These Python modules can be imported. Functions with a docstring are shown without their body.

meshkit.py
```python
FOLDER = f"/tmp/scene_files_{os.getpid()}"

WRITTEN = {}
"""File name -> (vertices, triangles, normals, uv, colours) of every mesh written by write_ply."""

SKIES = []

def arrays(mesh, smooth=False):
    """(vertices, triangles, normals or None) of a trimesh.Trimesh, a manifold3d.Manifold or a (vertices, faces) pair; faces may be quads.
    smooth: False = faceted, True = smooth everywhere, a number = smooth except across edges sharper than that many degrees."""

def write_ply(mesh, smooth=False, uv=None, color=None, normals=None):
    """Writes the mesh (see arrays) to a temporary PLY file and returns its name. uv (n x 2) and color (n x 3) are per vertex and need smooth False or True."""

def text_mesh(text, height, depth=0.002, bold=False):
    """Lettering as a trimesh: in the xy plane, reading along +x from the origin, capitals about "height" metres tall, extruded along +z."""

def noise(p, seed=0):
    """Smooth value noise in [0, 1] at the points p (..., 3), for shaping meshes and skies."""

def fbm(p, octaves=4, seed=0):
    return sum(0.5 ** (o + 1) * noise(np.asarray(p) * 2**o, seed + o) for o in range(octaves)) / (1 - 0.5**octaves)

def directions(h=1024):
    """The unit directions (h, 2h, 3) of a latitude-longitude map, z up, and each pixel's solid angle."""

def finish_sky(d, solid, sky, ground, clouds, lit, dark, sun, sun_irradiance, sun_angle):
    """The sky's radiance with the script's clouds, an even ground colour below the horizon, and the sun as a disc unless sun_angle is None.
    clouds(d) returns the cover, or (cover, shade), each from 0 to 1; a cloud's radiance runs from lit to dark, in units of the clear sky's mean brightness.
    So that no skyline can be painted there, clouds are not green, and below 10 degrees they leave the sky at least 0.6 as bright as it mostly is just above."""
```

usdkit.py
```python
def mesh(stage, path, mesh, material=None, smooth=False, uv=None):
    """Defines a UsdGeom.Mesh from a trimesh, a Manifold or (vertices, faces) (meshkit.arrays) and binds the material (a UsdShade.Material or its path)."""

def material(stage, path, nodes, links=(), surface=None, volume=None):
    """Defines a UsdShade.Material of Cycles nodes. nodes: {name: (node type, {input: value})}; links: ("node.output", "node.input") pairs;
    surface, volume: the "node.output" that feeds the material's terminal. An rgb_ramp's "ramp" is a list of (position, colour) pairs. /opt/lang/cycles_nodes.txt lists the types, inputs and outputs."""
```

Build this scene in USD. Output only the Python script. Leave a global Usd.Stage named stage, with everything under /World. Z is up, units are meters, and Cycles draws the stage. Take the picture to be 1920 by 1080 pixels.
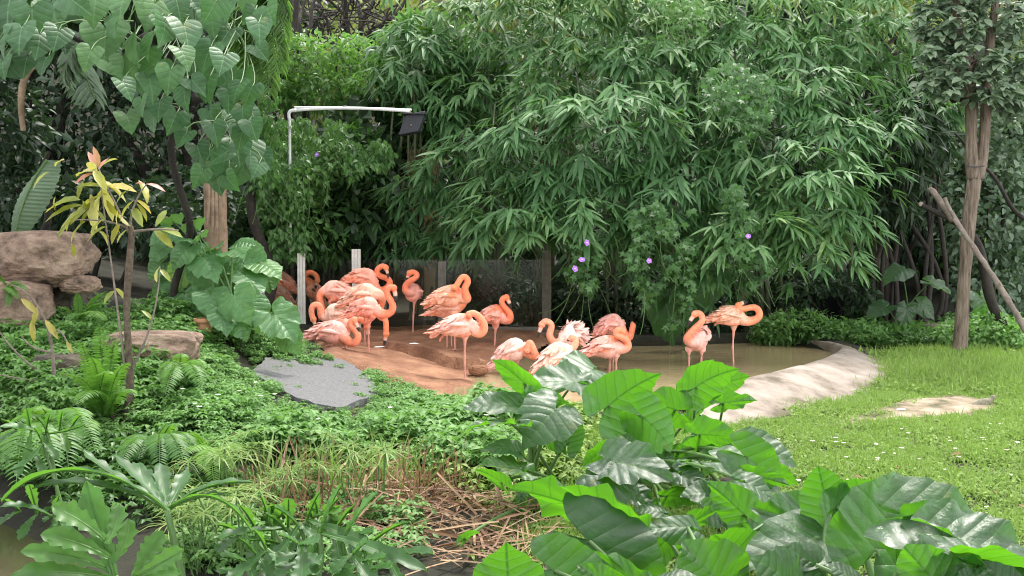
import math, numpy as np, trimesh, shapely, manifold3d as m3, usdkit, meshkit
from scipy.interpolate import RBFInterpolator
from scipy.spatial import cKDTree
from pxr import Usd, UsdGeom, UsdLux, UsdShade, Gf, Sdf, Vt
stage = Usd.Stage.CreateInMemory()
UsdGeom.Xform.Define(stage, '/World'); UsdGeom.Scope.Define(stage, '/World/Looks')
# ---------------------------------------------------------------- camera, sky, sun, exposure
CAMZ, PITCH, FPX = 2.0, math.atan(100 / 1900), 1900.0
cam = UsdGeom.Camera.Define(stage, '/World/camera')
cam.CreateHorizontalApertureAttr(36.0); cam.CreateVerticalApertureAttr(20.25); cam.CreateFocalLengthAttr(36.0 * FPX / 1920)
cam.AddTranslateOp().Set((0, 0, CAMZ)); cam.AddRotateXOp().Set(90 - math.degrees(PITCH))
cam.CreateClippingRangeAttr(Gf.Vec2f(.1, 500)); cam.CreateExposureAttr(2.05)
SUN_EL, SUN_AZ = math.radians(64), math.radians(28)          # a hazy sun high over the trees behind the pond
LK = '/World/Looks/'
sky_m = usdkit.material(stage, LK + 'sky', {
    's': ('sky_texture', {'sky_type': 'single_scattering', 'sun_disc': False, 'sun_elevation': SUN_EL, 'sun_rotation': SUN_AZ}),
    'tc': ('texture_coordinate', {}), 'n': ('noise_texture', {'scale': 2.0, 'detail': 4.0}),
    'r': ('rgb_ramp', {'ramp': [(0.3, (6.2, 6.25, 6.2)), (0.7, (9.6, 9.55, 9.4))]}),
    'mix': ('mix_color', {'fac': 0.88, 'use_clamp': False}), 'b': ('background_shader', {'strength': 0.09})},
    [('tc.generated', 'n.vector'), ('n.fac', 'r.fac'), ('s.color', 'mix.a'), ('r.color', 'mix.b'), ('mix.result', 'b.color')], surface='b.background')
dome = UsdLux.DomeLight.Define(stage, '/World/sky'); UsdShade.MaterialBindingAPI.Apply(dome.GetPrim()).Bind(sky_m)
dome.GetPrim().SetCustomDataByKey('kind', 'structure')
sun = UsdLux.DistantLight.Define(stage, '/World/sun'); sun.CreateNormalizeAttr(True); sun.CreateIntensityAttr(0.36); sun.CreateAngleAttr(14.0); sun.CreateColorAttr(Gf.Vec3f(1, .95, .87))
sun.AddRotateXYZOp().Set((-(90 - math.degrees(SUN_EL)), 0, -math.degrees(SUN_AZ)))
# ---------------------------------------------------------------- helpers
R = np.random.default_rng(7)
CP, SP = math.cos(PITCH), math.sin(PITCH)
def nrm(a): a = np.asarray(a, float); return a / np.maximum(np.linalg.norm(a, axis=-1, keepdims=True), 1e-9)
def ray(px, py):
    a, b = (np.asarray(px, float) - 960) / FPX, -(np.asarray(py, float) - 540) / FPX
    d = np.stack([a + 0 * b, CP + b * SP, b * CP - SP + 0 * a], -1); return d / d[..., 1:2]
def P(px, py, d): return np.array([0, 0, CAMZ]) + ray(px, py) * np.asarray(d, float)[..., None]
def onz(px, py, z): r = ray(px, py); return np.array([0, 0, CAMZ]) + r * ((z - CAMZ) / r[..., 2:3])
def project(p):
    p = np.asarray(p) - [0, 0, CAMZ]; f = p[..., 1] * CP - p[..., 2] * SP; u = p[..., 1] * SP + p[..., 2] * CP
    return np.stack([960 + FPX * p[..., 0] / f, 540 - FPX * u / f], -1)
used = {}
def numbered(parent, name):
    k = used.get((parent, name), 0); used[(parent, name)] = k + 1
    return f'{parent}/{name}' + (f'_{k:03d}' if k else '')
def tag(prim, **kw):
    for k, v in kw.items():
        if v: prim.SetCustomDataByKey(k, v)
class Thing:
    def __init__(s, name, label, category, base=(0, 0, 0), group=None):
        s.path, s.base = numbered('/World', name), np.asarray(base, float)
        x = UsdGeom.Xform.Define(stage, s.path); x.AddTranslateOp().Set(Gf.Vec3d(*map(float, base)))
        tag(x.GetPrim(), label=label, category=category, group=group)
def put(parent, name, mesh, mat, luv=None, smooth=True, **kw):
    V, F = (mesh.vertices, mesh.faces) if hasattr(mesh, 'vertices') else mesh
    V = np.asarray(V, float); base = np.zeros(3)
    pp = '/World' if parent is None else parent.path
    if parent is not None: base = parent.base
    path = numbered(pp, name)
    m = usdkit.mesh(stage, path, (V - base, np.asarray(F, int)), mat, smooth=smooth)
    if luv is not None:
        UsdGeom.PrimvarsAPI(m).CreatePrimvar('luv', Sdf.ValueTypeNames.Float3Array, 'vertex').Set(Vt.Vec3fArray.FromNumpy(np.asarray(luv, np.float32)))
    tag(m.GetPrim(), **kw)
    t = Thing.__new__(Thing); t.path, t.base = path, base
    return t
def solo(name, mesh, mat, label, category, luv=None, smooth=True, group=None, kind=None):
    V, F = (mesh.vertices, mesh.faces) if hasattr(mesh, 'vertices') else mesh
    V = np.asarray(V, float); base = np.array([V[:, 0].mean(), V[:, 1].mean(), V[:, 2].min()])
    t = put(None, name, (V - base, F), mat, luv, smooth, label=label, category=category, group=group, kind=kind)
    UsdGeom.Xformable(stage.GetPrimAtPath(t.path)).AddTranslateOp().Set(Gf.Vec3d(*map(float, base))); return t
def cat(parts):
    V, F, L, n = [], [], [], 0
    for p in parts:
        v, f = p[0], p[1]; V.append(v); F.append(np.asarray(f) + n); n += len(v)
        if len(p) > 2: L.append(p[2])
    return (np.vstack(V), np.vstack(F)) + ((np.vstack(L),) if L else ())
def spline(pts, n):
    pts = np.asarray(pts, float)
    if len(pts) == 2: return pts[0] + (pts[1] - pts[0]) * np.linspace(0, 1, n)[:, None]
    from scipy.interpolate import PchipInterpolator, CubicSpline
    s = np.r_[0, np.cumsum(np.linalg.norm(np.diff(pts, axis=0), axis=1) ** .6 + 1e-6)]
    return CubicSpline(s, pts)(np.linspace(0, s[-1], n))
def tube(pts, rad, n=8, flat=1.0, up=None):
    pts = np.asarray(pts, float); k = len(pts); rad = np.broadcast_to(np.asarray(rad, float), (k,)) if np.ndim(rad) == 0 else np.interp(np.linspace(0, 1, k), np.linspace(0, 1, len(rad)), rad)
    T = nrm(np.gradient(pts, axis=0)); u = np.array([0, 0, 1.]) if up is None else np.asarray(up, float)
    if abs(T[0] @ u) > .95: u = np.array([1., 0, 0])
    U = []
    for t in T:
        u = nrm(u - t * (u @ t)); U.append(u)
    U = np.array(U); W = np.cross(T, U); a = np.arange(n) * 2 * np.pi / n
    ring = pts[:, None] + rad[:, None, None] * (np.cos(a)[None, :, None] * U[:, None] + flat * np.sin(a)[None, :, None] * W[:, None])
    V = np.vstack([ring.reshape(-1, 3), pts[:1], pts[-1:]]); i = np.arange(k - 1)[:, None] * n + np.arange(n); j = np.arange(k - 1)[:, None] * n + (np.arange(n) + 1) % n
    F = np.vstack([np.stack([i, j, j + n], -1).reshape(-1, 3), np.stack([i, j + n, i + n], -1).reshape(-1, 3)])
    b = np.arange(n); c = (b + 1) % n; e = (k - 1) * n
    F = np.vstack([F, np.stack([c, b, np.full(n, k * n)], -1), np.stack([e + b, e + c, np.full(n, k * n + 1)], -1)])
    return V, F
def sstep(x): x = np.clip(x, 0, 1); return x * x * (3 - 2 * x)
def batch(tmpl, pos, ydir, zdir, size, tone, wid=1.0):
    """many copies of a leaf: pos, ydir (leaf axis), zdir (its upper side), size, tone: one row per leaf"""
    v, f, uv = tmpl; n = len(pos); y = nrm(ydir); z = nrm(zdir - y * np.sum(zdir * y, -1, keepdims=True)); x = np.cross(y, z); s = np.broadcast_to(np.asarray(size, float), (n,))[:, None, None]
    wid = np.broadcast_to(np.asarray(wid, float), (n,))[:, None, None]
    V = pos[:, None] + s * (x[:, None] * v[None, :, :1] * wid + y[:, None] * v[None, :, 1:2] + z[:, None] * v[None, :, 2:3])
    F = (f[None] + np.arange(n)[:, None, None] * len(v)).reshape(-1, 3)
    L = np.empty((n, len(v), 3)); L[..., :2] = uv; L[..., 2] = np.asarray(tone)[:, None]
    return V.reshape(-1, 3), F, L.reshape(-1, 3)
# ---------------------------------------------------------------- leaf templates: (vertices, faces, (x, y))
def blade(ts, ws, ratio, fold=.25, bend=.25):
    V, uv, F = [], [], []
    for t, w in zip(ts, ws):
        h = .5 * ratio * w; z = -bend * t * t
        V += [(-h, t, z + fold * h), (0, t, z), (h, t, z + fold * h)]; uv += [(-w * .5, t), (0, t), (w * .5, t)]
    for i in range(len(ts) - 1):
        a = 3 * i
        for k in (0, 1): F += [(a + k, a + k + 1, a + k + 4), (a + k, a + k + 4, a + k + 3)]
    return np.array(V, float), np.array(F), np.array(uv, float)
BAMBOO = blade([0, .08, .35, .7, 1], [.12, .7, 1, .64, .02], .17, .28, .18)
GRASSB = blade([0, .5, 1], [.6, 1, .05], .08, .2, .45)
OVATE = blade([0, .18, .45, .75, 1], [.1, .8, 1, .62, .03], .52, .3, .22)
OVATE2 = blade([0, .4, 1], [.25, 1, .03], .55, .35, .25)
LONGL = blade([0, .2, .5, .8, 1], [.1, .72, 1, .66, .03], .36, .35, .3)
def star():
    a = np.radians([0, 28, 62, 95, 130, 165, 195, 230, 265, 298, 332]); r = np.array([1, .42, .82, .36, .6, .2, .2, .6, .36, .82, .42])
    V = np.vstack([[0, 0, 0], np.c_[np.sin(a) * r, np.cos(a) * r, -.22 * r * r]]); V[:, 1] += .15
    F = np.array([(0, 1 + (i + 1) % 11, 1 + i) for i in range(11)]); return V, F, V[:, :2].copy()
PALM5 = star()
HEART = [(0, 1), (.05, .92), (.19, .77), (.39, .52), (.53, .25), (.58, 0), (.55, -.18), (.43, -.3), (.27, -.33), (.13, -.27), (.04, -.12), (0, -.04)]
AROID = [(0, 1), (.035, .955), (.12, .87), (.25, .74), (.38, .52), (.46, .27), (.48, .05), (.47, -.14), (.41, -.3), (.3, -.41), (.18, -.43), (.09, -.33), (.03, -.14), (0, -.05)]
def polarleaf(outline, n=22, rings=(.07, .2, .36, .54, .72, .87, 1), cup=.25, droop=.5, wave=.03, kw=5, quilt=.008, seed=0, roll=0., sidefold=0.):
    r = np.random.default_rng(seed); o = np.array(outline); s = np.r_[0, np.cumsum(np.linalg.norm(np.diff(o, axis=0), axis=1))]; q = np.linspace(0, s[-1], n)
    h = np.c_[np.interp(q, s, o[:, 0]), np.interp(q, s, o[:, 1])]
    full = np.vstack([h, (h * [-1, 1])[-2:0:-1]]); N = len(full); ss = np.arange(N) / N * 2 * np.pi
    full = full * (1 + .02 * np.sin(ss * 9 + r.uniform(0, 6)) + .015 * r.normal(size=N))[:, None]
    V = [[0, 0]]; fr = [0]; sp = [0]
    for c in rings:
        V += list(full * c); fr += [c] * N; sp += list(ss)
    V = np.array(V); fr = np.array(fr); sp = np.array(sp); x, y = V.T
    z = cup * np.abs(x) ** 1.3 + wave * fr ** 3 * (np.sin(kw * sp + r.uniform(0, 6)) + .6 * np.sin((kw * 2 + 1) * sp + r.uniform(0, 6)))
    vq = ((y - .6 * np.abs(x)) / .135) % 1; z += quilt * (np.abs(np.sin(np.pi * vq)) - .5) * np.minimum(1, np.abs(x) * 7) * (fr < .99)
    if sidefold:  # one side curls down
        m = np.maximum(0, x * np.sign(sidefold)); z -= abs(sidefold) * m * m * 2.2
    uv = V.copy(); k = droop if abs(droop) > 1e-3 else 1e-3; th = k * y
    Y = np.sin(th) / k - z * np.sin(th); Z = -(1 - np.cos(th)) / k + z * np.cos(th)
    X = x
    if roll: X, Z = np.sin(roll * x) / roll, Z - (1 - np.cos(roll * x)) / roll
    VV = np.c_[X, Y, Z]; F = [(0, 1 + (i + 1) % N, 1 + i) for i in range(N)]
    for k_ in range(len(rings) - 1):
        a = 1 + k_ * N; i = np.arange(N); j = (i + 1) % N
        F += list(np.stack([a + i, a + j, a + N + j], -1)) + list(np.stack([a + i, a + N + j, a + N + i], -1))
    return VV, np.array(F), uv
def frame_leaf(tmpl, at, tip, normal, tone, width=1.0, curve_len=1.0):
    y = np.asarray(tip, float) - at; L = np.linalg.norm(y) * curve_len
    return batch(tmpl, np.array([at], float), np.array([y]), np.array([normal], float), L, [tone], width)
# ---------------------------------------------------------------- materials
def mat(name, color, rough=.6, noise=None, bump=None, spec=.5, extra=None):
    nodes = {'p': ('principled_bsdf', dict({'base_color': color, 'roughness': rough, 'specular_ior_level': spec}, **(extra or {})))}; links = []
    if noise or bump: nodes['g'] = ('geometry', {})
    if noise:
        sc, ramp = noise; nodes['n'] = ('noise_texture', {'scale': sc, 'detail': 7.0, 'roughness': .62}); nodes['r'] = ('rgb_ramp', {'ramp': ramp}); links += [('g.position', 'n.vector'), ('n.fac', 'r.fac'), ('r.color', 'p.base_color')]
    if bump:
        sc, h = bump; nodes['bn'] = ('noise_texture', {'scale': sc, 'detail': 6.0, 'roughness': .65}); nodes['b'] = ('bump', {'strength': .8, 'distance': h}); links += [('g.position', 'bn.vector'), ('bn.fac', 'b.height'), ('b.normal', 'p.normal')]
    return usdkit.material(stage, LK + name, nodes, links, surface='p.BSDF')
def leafmat(name, ramp, under=None, trans=(.16, .32, .03), tf=.35, rough=.38, veins=None, coat=0., spec=.5, blotch=.25, vsp=.19, vb=.005, vc=.6):
    """upper side: ramp over the leaf's own tone; under side paler; light passes through; veins as a paler net"""
    N = {'a': ('attribute', {'attribute': 'luv'}), 's': ('separate_xyz', {}), 'r': ('rgb_ramp', {'ramp': ramp}), 'g': ('geometry', {}),
         'n': ('noise_texture', {'scale': 14.0, 'detail': 4.0}), 'mr': ('map_range', {'from_min': .3, 'from_max': .7, 'to_min': 1 - blotch, 'to_max': 1 + blotch}), 'v': ('vector_math', {'math_type': 'scale'}),
         'p': ('principled_bsdf', {'roughness': rough, 'coat_weight': coat, 'coat_roughness': .42, 'specular_ior_level': spec}), 't': ('translucent_bsdf', {'color': trans}), 'm': ('mix_closure', {'fac': tf}),
         'un': ('mix_color', {'b': under or tuple(np.array(ramp[len(ramp) // 2][1]) * 1.5 + .012)})}
    Lk = [('a.vector', 's.vector'), ('s.z', 'r.fac'), ('g.position', 'n.vector'), ('n.fac', 'mr.value'), ('r.color', 'v.vector1'), ('mr.result', 'v.scale'), ('v.vector', 'un.a'), ('g.backfacing', 'un.fac'), ('p.BSDF', 'm.closure1'), ('t.BSDF', 'm.closure2')]
    last = 'un.result'
    if veins:
        M = lambda t, **k: ('math', dict({'math_type': t}, **k))
        N.update({'ax': M('absolute'), 'k': M('multiply', value2=.6), 'd': M('subtract'), 'q': M('divide', value2=vsp), 'fr': M('fraction'), 'c': M('subtract', value2=.5), 'ab': M('absolute'),
                  'v1': ('map_range', {'from_min': .43, 'from_max': .5, 'to_min': 0., 'to_max': vc, 'clamp': True}), 'v2': ('map_range', {'from_min': .009, 'from_max': .024, 'to_min': 1., 'to_max': 0., 'clamp': True}), 'mx': M('maximum'),
                  'vm': ('mix_color', {'b': veins}), 'nt': ('rgb_ramp', {'ramp': [(0, (1, 1, 1)), (1, (.35, .45, .4))]}), 'tm': ('mix_color', {'blend_type': 'multiply', 'fac': 1.0, 'a': trans})})
        Lk += [('s.x', 'ax.value1'), ('ax.value', 'k.value1'), ('s.y', 'd.value1'), ('k.value', 'd.value2'), ('d.value', 'q.value1'), ('q.value', 'fr.value1'), ('fr.value', 'c.value1'), ('c.value', 'ab.value1'), ('ab.value', 'v1.value'),
               ('ax.value', 'v2.value'), ('v1.result', 'mx.value1'), ('v2.result', 'mx.value2'), ('mx.value', 'vm.fac'), (last, 'vm.a'), ('mx.value', 'nt.fac'), ('nt.color', 'tm.b'), ('tm.result', 't.color')]
        N.update({'h1': M('multiply', value2=2.), 'h2': M('power', value2=2.5), 'wn': ('noise_texture', {'scale': 45.0, 'detail': 3.0}), 'h3': M('multiply_add', value2=-1.3), 'bp': ('bump', {'strength': 1.0, 'distance': vb})})
        Lk += [('ab.value', 'h1.value1'), ('h1.value', 'h2.value1'), ('h2.value', 'h3.value1'), ('g.position', 'wn.vector'), ('wn.fac', 'h3.value3'), ('h3.value', 'bp.height'), ('bp.normal', 'p.normal')]
        last = 'vm.result'
    if name == 'elephant_ear_leaf' or name == 'pale_elephant_ear_leaf' or name == 'heart_leaf':
        N.update({'sn': ('noise_texture', {'scale': 5.5, 'detail': 6.0, 'roughness': .7}), 'sr': ('map_range', {'from_min': .62, 'from_max': .74, 'to_min': 0., 'to_max': .8, 'clamp': True}), 'sm': ('mix_color', {'b': (.22, .2, .04)}), 'rn': ('map_range', {'from_min': .3, 'from_max': .7, 'to_min': rough - .1, 'to_max': rough + .16})})
        Lk += [('g.position', 'sn.vector'), ('sn.fac', 'sr.value'), ('sr.result', 'sm.fac'), (last, 'sm.a'), ('sn.fac', 'rn.value'), ('rn.result', 'p.roughness')]; last = 'sm.result'
    Lk.append((last, 'p.base_color'))
    return usdkit.material(stage, LK + name, N, Lk, surface='m.closure')
def ramp3(a, b, c): return [(0, a), (.5, b), (1, c)]
M = dict(
    bamboo=leafmat('bamboo_leaf', [(0, (.036, .090, .036)), (.4, (.088, .195, .076)), (.75, (.17, .30, .115)), (1, (.32, .38, .09))], trans=(.14, .32, .06), tf=.3, rough=.5, spec=.28),
    vine=leafmat('vine_leaf', ramp3((.026, .075, .022), (.052, .135, .034), (.10, .215, .05)), trans=(.11, .28, .04), tf=.35, rough=.45),
    macaranga=leafmat('heart_leaf', ramp3((.022, .062, .026), (.045, .115, .046), (.10, .21, .06)), trans=(.10, .26, .05), tf=.25, rough=.44, spec=.4, vb=.002, vc=.35, vsp=.24, veins=(.13, .24, .11)),
    aroid=leafmat('elephant_ear_leaf', ramp3((.012, .044, .014), (.022, .074, .018), (.055, .14, .025)), under=(.042, .13, .026), trans=(.14, .45, .012), tf=.38, rough=.42, veins=(.08, .165, .05), spec=.6, coat=.6, vb=.006, vc=.7),
    aroid_far=leafmat('pale_elephant_ear_leaf', ramp3((.06, .15, .06), (.11, .25, .10), (.22, .40, .06)), trans=(.2, .42, .05), tf=.35, rough=.4, veins=(.14, .27, .12), vb=.005, vc=.5),
    selloum=leafmat('lobed_leaf', ramp3((.025, .075, .022), (.045, .13, .03), (.10, .22, .04)), trans=(.16, .4, .03), tf=.35, rough=.42),
    herb=leafmat('herb_leaf', ramp3((.07, .16, .045), (.14, .28, .085), (.24, .39, .15)), trans=(.18, .38, .06), tf=.35, rough=.58, spec=.35),
    lawn=leafmat('lawn_leaf', ramp3((.11, .195, .04), (.18, .28, .065), (.29, .37, .12)), trans=(.24, .4, .06), tf=.3, rough=.6, spec=.3),
    fern=leafmat('fern_leaf', ramp3((.04, .12, .025), (.075, .19, .035), (.16, .32, .05)), trans=(.18, .4, .03), tf=.38, rough=.45),
    sedge=leafmat('sedge_leaf', ramp3((.07, .16, .03), (.14, .24, .05), (.27, .34, .10)), trans=(.2, .36, .06), tf=.35, rough=.5),
    shrub=leafmat('shrub_leaf', ramp3((.035, .09, .028), (.06, .15, .038), (.11, .22, .05)), trans=(.13, .3, .04), tf=.32, rough=.42),
    pale=leafmat('pale_tree_leaf', ramp3((.05, .12, .035), (.095, .195, .055), (.16, .28, .085)), trans=(.2, .42, .06), tf=.4, rough=.45),
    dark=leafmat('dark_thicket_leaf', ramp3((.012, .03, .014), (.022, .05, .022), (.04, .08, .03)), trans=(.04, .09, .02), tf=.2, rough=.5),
    grey=leafmat('grey_green_leaf', ramp3((.07, .12, .075), (.13, .195, .12), (.22, .29, .18)), trans=(.14, .24, .09), tf=.25, rough=.5),
    sunny=leafmat('yellowish_wood_leaf', ramp3((.08, .13, .03), (.16, .2, .05), (.28, .26, .09)), trans=(.25, .32, .06), tf=.35, rough=.5),
    sapling=leafmat('sapling_leaf', [(0, (.12, .2, .04)), (.45, (.24, .28, .05)), (.75, (.42, .33, .03)), (.88, (.55, .5, .25)), (.92, (.5, .16, .12)), (1, (.62, .3, .27))], trans=(.35, .36, .04), tf=.35, rough=.4),
    stalk=mat('leaf_stalk', (.085, .17, .045), .45, (9, [(.3, (.06, .13, .035)), (.7, (.11, .2, .06))])),
    culm=mat('bamboo_culm', (.06, .075, .035), .5, (5, [(.3, (.03, .04, .02)), (.7, (.10, .11, .05))])),
    darkbark=mat('dark_bark', (.03, .025, .02), .9, (6, [(.3, (.010, .008, .006)), (.7, (.034, .026, .02))]), (25, .03)),
    bark=mat('ridged_brown_bark', (.2, .13, .085), .9, None, None),
    greybark=mat('grey_branch', (.2, .165, .14), .9, (12, [(.3, (.11, .085, .07)), (.7, (.27, .22, .19))]), (40, .01)),
    stump=mat('split_tan_wood', (.3, .2, .13), .9, (7, [(.3, (.16, .10, .065)), (.7, (.36, .26, .18))]), (30, .02)),
    straw=leafmat('straw', ramp3((.11, .05, .03), (.25, .14, .08), (.42, .3, .18)), trans=(.2, .12, .06), tf=.1, rough=.7),
    soil=mat('planting_soil', (.06, .045, .03), .95, (3.5, [(.3, (.008, .009, .005)), (.6, (.024, .023, .012)), (.75, (.042, .036, .02))]), (18, .03)),
    mud=mat('red_clay', (.3, .15, .09), .85, (2.2, [(.28, (.15, .064, .034)), (.5, (.30, .142, .08)), (.72, (.47, .255, .15))]), (22, .05)),
    sand=mat('worn_earth', (.4, .3, .2), .95, (2.6, [(.38, (.09, .085, .045)), (.46, (.2, .16, .105)), (.54, (.28, .225, .16)), (.66, (.38, .31, .23))]), (30, .02)),
    concrete=mat('stained_concrete', (.45, .38, .32), .9, (2.2, [(.34, (.10, .08, .055)), (.44, (.19, .155, .125)), (.53, (.265, .22, .185)), (.66, (.33, .285, .25))]), (30, .012)),
    slab=mat('grey_rubber_slab', (.16, .16, .175), .9, (38, [(.3, (.10, .10, .106)), (.5, (.145, .145, .152)), (.7, (.2, .2, .21))]), (45, .02)),
    sapbark=mat('sapling_bark', (.09, .065, .045), .9, (20, [(.3, (.045, .032, .022)), (.7, (.15, .11, .08))]), (40, .02)),
    rock=mat('brown_granite', (.3, .2, .15), .9, (5, [(.3, (.085, .06, .047)), (.5, (.3, .205, .155)), (.75, (.48, .36, .28))]), (14, .09)),
    darkrock=mat('mossy_dark_rock', (.1, .09, .07), .95, (5, [(.3, (.035, .035, .025)), (.55, (.12, .10, .075)), (.75, (.22, .17, .13))]), (22, .04)),
    post=mat('ribbed_white_metal', (.62, .6, .56), .45, (9, [(.3, (.5, .47, .43)), (.7, (.68, .66, .63))])),
    dimpost=mat('dull_grey_metal', (.16, .15, .13), .6, (9, [(.3, (.10, .095, .08)), (.7, (.2, .19, .165))])),
    pipe=mat('white_plastic_pipe', (.72, .72, .74), .35),
    black=mat('black_plastic', (.022, .024, .034), .5), blackpanel=mat('black_sheet', (.008, .008, .009), .9, None, None, .1),
    ochre=mat('ochre_plaster', (.62, .42, .2), .9, (2, [(.3, (.5, .34, .16)), (.7, (.68, .47, .24))])),
    petal=mat('purple_petal', (.42, .18, .72), .6), petal2=mat('pale_throat', (.8, .68, .9), .6), whitepetal=mat('white_petal', (.85, .85, .78), .6),
    feather_white=mat('shed_feather', (.82, .78, .74), .7), eye=mat('eye', (.5, .4, .05), .2),
    terracotta=mat('terracotta', (.45, .22, .13), .85), dove=mat('dove_plumage', (.2, .18, .13), .8, (30, [(.3, (.12, .11, .075)), (.7, (.26, .23, .17))])),
    litter=mat('fallen_leaf', (.16, .07, .04), .8),
)
# bark with long vertical ridges
M['bark'] = usdkit.material(stage, LK + 'ridged_bark', {'g': ('geometry', {}), 'mp': ('mapping', {'scale': (30, 30, 3.0)}), 'n': ('noise_texture', {'scale': 1.0, 'detail': 6., 'roughness': .65}),
    'r': ('rgb_ramp', {'ramp': [(.3, (.035, .026, .019)), (.48, (.13, .098, .072)), (.7, (.24, .19, .15))]}), 'b': ('bump', {'strength': 1., 'distance': .03}), 'p': ('principled_bsdf', {'roughness': .9})},
    [('g.position', 'mp.vector'), ('mp.vector', 'n.vector'), ('n.fac', 'r.fac'), ('r.color', 'p.base_color'), ('n.fac', 'b.height'), ('b.normal', 'p.normal')], surface='p.BSDF')
M['plumage'] = usdkit.material(stage, LK + 'pink_plumage', {'a': ('attribute', {'attribute': 'luv'}), 'g': ('geometry', {}), 'n': ('noise_texture', {'scale': 26., 'detail': 5.}), 'mr': ('map_range', {'from_min': .3, 'from_max': .7, 'to_min': .84, 'to_max': 1.14}),
    'v': ('vector_math', {'math_type': 'scale'}), 'b': ('bump', {'strength': .5, 'distance': .012}), 'p': ('principled_bsdf', {'roughness': .75, 'sheen_weight': .25, 'sheen_tint': (1, .75, .65), 'subsurface_weight': .0})},
    [('a.vector', 'v.vector1'), ('g.position', 'n.vector'), ('n.fac', 'mr.value'), ('mr.result', 'v.scale'), ('v.vector', 'p.base_color'), ('n.fac', 'b.height'), ('b.normal', 'p.normal')], surface='p.BSDF')
M['water'] = usdkit.material(stage, LK + 'muddy_water', {'g': ('geometry', {}), 'mp': ('mapping', {'scale': (1.2, 3.5, 1)}), 'n': ('noise_texture', {'scale': 3.0, 'detail': 4.}), 'b': ('bump', {'strength': .3, 'distance': .02}), 'n2': ('noise_texture', {'scale': .7, 'detail': 3.}),
    'r': ('rgb_ramp', {'ramp': [(.3, (.24, .185, .1)), (.7, (.31, .25, .145))]}), 'p': ('principled_bsdf', {'roughness': .09, 'ior': 1.33})},
    [('g.position', 'mp.vector'), ('mp.vector', 'n.vector'), ('n.fac', 'b.height'), ('b.normal', 'p.normal'), ('g.position', 'n2.vector'), ('n2.fac', 'r.fac'), ('r.color', 'p.base_color')], surface='p.BSDF')
M['ditch'] = usdkit.material(stage, LK + 'dark_water', {'p': ('principled_bsdf', {'roughness': .08, 'ior': 1.33, 'base_color': (.05, .048, .025)})}, [], surface='p.BSDF')
M['glass'] = usdkit.material(stage, LK + 'streaked_glass', {'g': ('geometry', {}), 'mp': ('mapping', {'scale': (16, 1, .7)}), 'n': ('noise_texture', {'scale': 1.3, 'detail': 4.}), 'mr': ('map_range', {'from_min': .5, 'from_max': .8, 'to_min': 0., 'to_max': .12, 'clamp': True}),
    't': ('transparent_bsdf', {'color': (.96, .97, .95)}), 'gl': ('glossy_bsdf', {'color': (.22, .22, .21), 'roughness': .15}), 'f': ('fresnel', {'IOR': 1.5}), 'm': ('mix_closure', {}), 'd': ('diffuse_bsdf', {'color': (.10, .09, .07)}), 'm2': ('mix_closure', {})},
    [('f.fac', 'm.fac'), ('t.BSDF', 'm.closure1'), ('gl.BSDF', 'm.closure2'), ('g.position', 'mp.vector'), ('mp.vector', 'n.vector'), ('n.fac', 'mr.value'), ('mr.result', 'm2.fac'), ('m.closure', 'm2.closure1'), ('d.BSDF', 'm2.closure2')], surface='m2.closure')
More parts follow.
